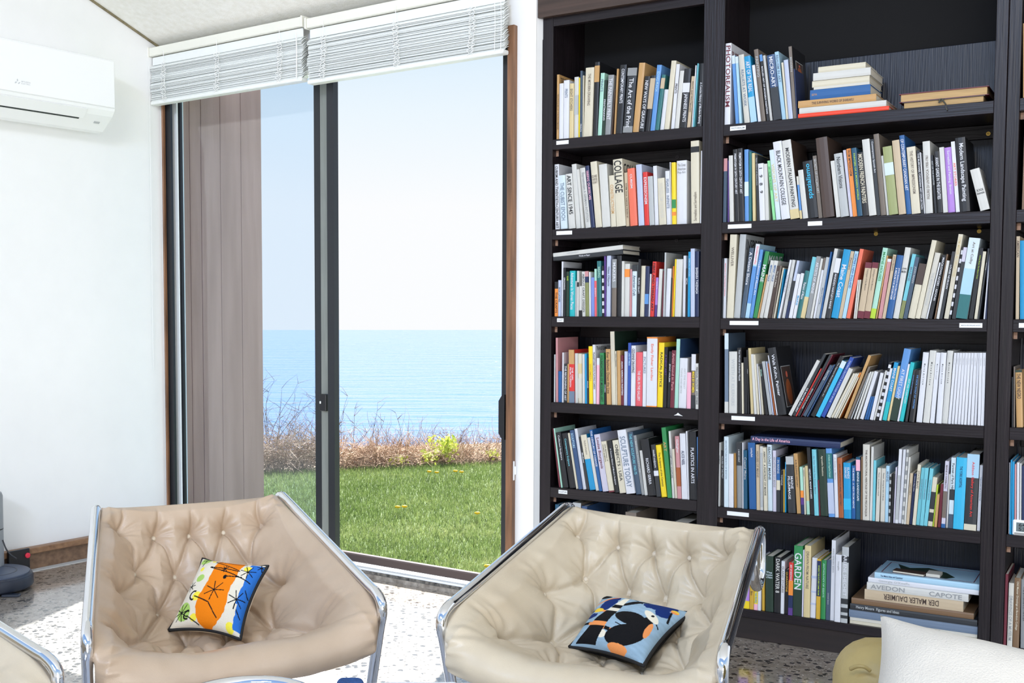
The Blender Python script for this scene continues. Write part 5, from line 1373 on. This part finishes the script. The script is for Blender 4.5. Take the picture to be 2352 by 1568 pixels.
def pat1(x, y):
    w = .0062
    if stars(x, y, ((.52, .46, .13, 7, .1), (.14, .16, .11, 8, .3), (.86, .40, .12, 7, .2), (.85, .80, .10, 7, .4), (.53, .78, .05, 8, 0), (.13, .50, .07, 7, .2), (.42, .97, .06, 5, .3), (.97, .93, .05, 6, 0)), w): return H_['black']
    for s in ((.33, .90, .74, .78), (.33, .91, .78, .92), (.30, .80, .72, .77), (.30, .79, .95, .66), (.58, .67, .80, .70), (.27, .36, .50, .30), (.50, .30, .66, .13), (.24, .12, .42, .02), (.13, .82, .14, .97), (.08, .93, .19, .97), (.93, .55, .99, .48), (.90, .28, .97, .2)):
        if seg(x, y, *s) < w * 1.15: return H_['black']
    for cx, cy, r, a0 in ((.25, .37, .055, 1), (.24, .13, .05, 1)):
        d = math.hypot(x - cx, y - cy)
        if abs(d - r) < .011 and x < cx + .02: return H_['black']
    if ell(x, y, .58, .66, .025, .03): return H_['black']
    e = .012 * noise.noise(V((x * 16, y * 16, 0)))
    if ell(x, y + e, .54, .30, .205 + e, .31) or (.36 + e < x < .745 + e - .05 * (1 - y) and .30 < y < .97 + e): return H_['orange']
    if x > .865 + e + (.03 if y < .35 else 0) - .04 * (y > .9) and .05 < y < .96: return H_['blue']
    for cx, cy, rx, ry in ((.17, .17, .10, .12), (.22, .62, .06, .055), (.13, .93, .09, .07)):
        if ell(x, y, cx, cy, rx, ry, .4): return H_['green']
    for cx, cy, r in ((.30, .36, .06), (.17, .76, .035), (.34, .10, .05), (.82, .85, .05), (.86, .06, .06), (.28, .93, .03)):
        if ell(x, y, cx, cy, r, r): return H_['yellow']
    return H_['cream']
def pat2(x, y):
    e = .02 * noise.noise(V((x * 20, y * 20, 1))); w = .011
    if ell(x, y, .80, .62, .13, .05, -.6) and not ell(x, y, .68, .50, .12, .09): 
        return H_['black'] if ell(x, y, .80, .64, .018, .018) else H_['ivory']
    if ell(x, y, .88, .40, .035, .12, .1): return H_['salmon']
    if ell(x, y, .64, .04, .13, .055): return H_['salmon']
    if ell(x, y, .62, .49, .19, .11, -.15) or ell(x, y, .67, .23, .24, .15, .5) or ell(x, y, .80, .42, .08, .2): return H_['black']
    # tapering striped column
    k = (y - .02) / .86
    if 0 < k < 1 and abs(x - (.22 + .17 * k + .03 * sin(k * 3))) < .11 * (1 - k) + .026:
        if .30 < k < .37: return H_['salmon']
        return H_['black'] if k < .62 or .70 < k < .78 else H_['ivory']
    if seg(x, y, .18, .30, .62, .22) < .024: return H_['black'] if .40 < x < .47 else H_['salmon']
    if ell(x, y, .40, .17, .055, .055): return H_['ivory']
    if ell(x, y, .43, .96, .11, .04, -.1): return H_['gold'] if ell(x, y, .40, .96, .03, .02) or ell(x, y, .48, .95, .03, .02) else H_['black']
    if ell(x, y, .17, .55, .07, .045): return H_['gold']
    if seg(x, y, .22, .54, .37, .52) < .018: return H_['salmon']
    if seg(x, y, .04, .66, .27, .88) < .018: return H_['salmon']
    if seg(x, y, .02, .50, .12, .56) < .02 or seg(x, y, .37, .52, .56, .50) < .012 or seg(x, y, .02, .32, .18, .30) < .02: return H_['black']
    if ell(x, y, .53, .80, .16, .035, .75): return H_['black']
    if ell(x, y, .10, .90, .08, .06): return H_['black']
    if ell(x, y, .93, .86, .04, .035): return H_['gold'] if y > .86 else H_['salmon']
    if seg(x, y, .92, .82, .97, .66) < w: return H_['black']
    if ell(x, y, .24 + e, .70 + e, .08, .19, -.2) or ell(x, y, .78 + e, .86 + e, .17, .09, .4) or ell(x, y, .86, .75 + e, .09, .07) or ell(x, y, .13, .44 + e, .08, .05): return H_['navy']
    if seg(x, y, .46, .90, .60, .80) < .006 or seg(x, y, .5, .36, .62, .33) < .006 or seg(x, y, .86, .58, .95, .50) < .007: return H_['black']
    v = .92 + .14 * noise.noise(V((x * 9, y * 30, 3))); c = H_['light']; return (c[0] * v, c[1] * v, c[2] * v, 1)
GQ = 'throw cushions on the leather chairs'
def at3(px, py, d): return atd(px, py, d)
cushion('throw_cushion', 'throw cushion with orange band and blue edge, black piped, on the tan leather chair', at3(388, 1447, 2.98), at3(552, 1468, 2.90), at3(466, 1283, 3.16), at3(615, 1300, 3.10), .048, pat1, 190, .0050, GQ, .13)
cushion('throw_cushion', 'light blue throw cushion with black and orange shapes on the cream leather chair', at3(1308, 1486, 2.86), at3(1478, 1529, 2.68), at3(1386, 1368, 3.03), at3(1588, 1408, 2.86), .046, pat2, 190, .0050, GQ, .12)

# ---------------------------------------------------------------- khaki armchair with white pillow, lower right
KH = mat('khaki_leather', 'a8945e', .5, hx2='94804c', vscale=(6, 6, 6), bump=.3, bscale=30)
ac0 = at3(2150, 1568, 1.72); ab = V((ac0.x, ac0.y, 0)); yaw = Matrix.Rotation(radians(-8), 4, 'Z')
arm = empty('armchair', Matrix.Translation(ab) @ yaw, 'khaki leather armchair behind the white pillow in the lower right corner', 'armchair')
def soft_box(x0, x1, y0, y1, z0, z1, r, seed, n=22):
    m = Mesh(); c = V(((x0 + x1) / 2, (y0 + y1) / 2, (z0 + z1) / 2)); hx, hy, hz = (x1 - x0) / 2, (y1 - y0) / 2, (z1 - z0) / 2
    bm = bmesh.new(); bmesh.ops.create_cube(bm, size=2); bmesh.ops.subdivide_edges(bm, edges=bm.edges, cuts=n, use_grid_fill=True)
    for v in bm.verts:
        p = V((v.co.x * hx, v.co.y * hy, v.co.z * hz)); q = V((max(-hx + r, min(hx - r, p.x)), max(-hy + r, min(hy - r, p.y)), max(-hz + r, min(hz - r, p.z))))
        d = p - q; d = d.normalized() * r if d.length > 1e-6 else d; v.co = q + d + c + d.normalized() * .006 * noise.noise((q + c) * 9 + V((seed, 0, 0)))
    bm.verts.index_update(); m.v = [tuple(v.co) for v in bm.verts]; m.f = [tuple(v.index for v in f.verts) for f in bm.faces]; bm.free(); return m
ztop = atd(2020, 1466, 1.80).z; xl = (arm.matrix_world.inverted() @ atd(1934, 1560, 1.75)).x
_sb = soft_box(xl, xl + .62, -.01, .15, .36, ztop, .07, 1); _sb.v = [(x, y, z - max(0, z - .40) * .9 * max(0, (x - xl - .08) / .54)) for x, y, z in _sb.v]
inst('back_cushion', _sb.data('back_cushion', KH, True), arm)
inst('seat_cushion', soft_box(xl, xl + .62, -.56, .0, .24, .38, .05, 2).data('seat_cushion', KH, True), arm)
for x in (xl + .03, xl + .57):
    for y in (-.50, .10): inst('leg', Mesh().tube([(x, y, 0), (x, y, .26)], .014, 10).data('leg', CHROME, True), arm)
sm = catmull([arm.matrix_world.inverted() @ atd(a, b, d) for a, b, d in ((1953, 1536, 1.735), (1968, 1530, 1.725), (1985, 1531, 1.72), (1999, 1540, 1.72))], 6)
inst('seam_fold', Mesh().tube(sm, .003, 6).data('seam_fold', KH, True), arm)
wool = lambda u, v: (lambda k: (.60 * k, .555 * k, .485 * k, 1))(1 - .05 * max(0, noise.noise(V((u * 9, v * 9, 4)))))
cushion('pillow', 'large off-white woolly pillow propped on the khaki armchair, lower right corner', at3(1895, 1850, 1.50), at3(2520, 1900, 1.42), at3(2022, 1412, 1.66), at3(2580, 1548, 1.56), .10, wool, 80, 0, None, .15)

# ---------------------------------------------------------------- rug, low table, pouf with blue cloth
rgm = mat('pale_rug', 'cfd2da', .95, hx2='b4b9c4', vscale=(60, 60, 60), detail=8, bump=.6, bscale=160)
a = xy(686, 1525, 0); b = xy(820, 1566, 0); dx = (b - a).normalized(); dy = V((-dx.y, dx.x, 0)); dy = -dy if dy.x > 0 else dy
rg = Mesh(); poly = [a - dx * .25, a + dx * 2.2, a + dx * 2.2 + dy * 1.9, a - dx * .25 + dy * 1.9]
rg.add([p + UP * z for z in (.0004, .0045) for p in poly], [(3, 2, 1, 0), (4, 5, 6, 7)] + [(i, (i + 1) % 4, (i + 1) % 4 + 4, i + 4) for i in range(4)])
tag(fixn(rg.obj('rug', rgm)), 'pale grey woven rug on the floor beneath the tan leather chair', 'rug')
tc = at3(566, 1640, 2.05); tz = atd(560, 1563, 2.19).z
tb = empty('side_table', Matrix.Translation((tc.x, tc.y, 0)), 'low round side table with chrome rim at the bottom edge before the tan chair', 'table')
TR_ = .13
ring = [V((TR_ * cos(i * pi / 24), TR_ * sin(i * pi / 24), tz)) for i in range(49)]
inst('rim', Mesh().tube(ring, .014, 12).data('rim', CHROME, True), tb)
inst('top', Mesh().lathe([(TR_ - .006, tz - .008), (TR_ - .006, tz + .002)], 48).data('top', mat('smoked_top', '8d8f8e', .12, spec=.8), False), tb)
for k in range(3):
    w = 2 * pi * k / 3 + .4; inst('leg', Mesh().tube([(TR_ * cos(w), TR_ * sin(w), tz), (TR_ * cos(w), TR_ * sin(w), 0)], .011, 10).data('leg', CHROME, True), tb)
pc = at3(905, 1640, 2.25); pz = atd(905, 1550, 2.5).z; pf = empty('pouf', Matrix.Translation((pc.x, pc.y, 0)), 'white pouf at the bottom edge between the two chairs', 'pouf')
pz = atd(905, 1552, 2.42).z
inst('seat', soft_box(-.17, .17, -.17, .17, .02, pz, .05, 4, 14).data('seat', mat('white_cloth', 'eef0f4', .9, bump=.1, bscale=200), True), pf)
cl = Mesh(); q0 = atd(803, 1566, 2.3)
cl = soft_box(-.028, .024, -.025, .025, -.02, .008, .012, 6, 12); o = cl.obj('folded_cloth', mat('blue_cloth', '2b5694', .95, hx2='1f3f70', vscale=(60, 60, 60), bump=.6, bscale=150), None, True); o.location = atd(806, 1572, 2.19)
tag(o, 'crumpled blue cloth beside the white pouf at the bottom edge', 'cloth')
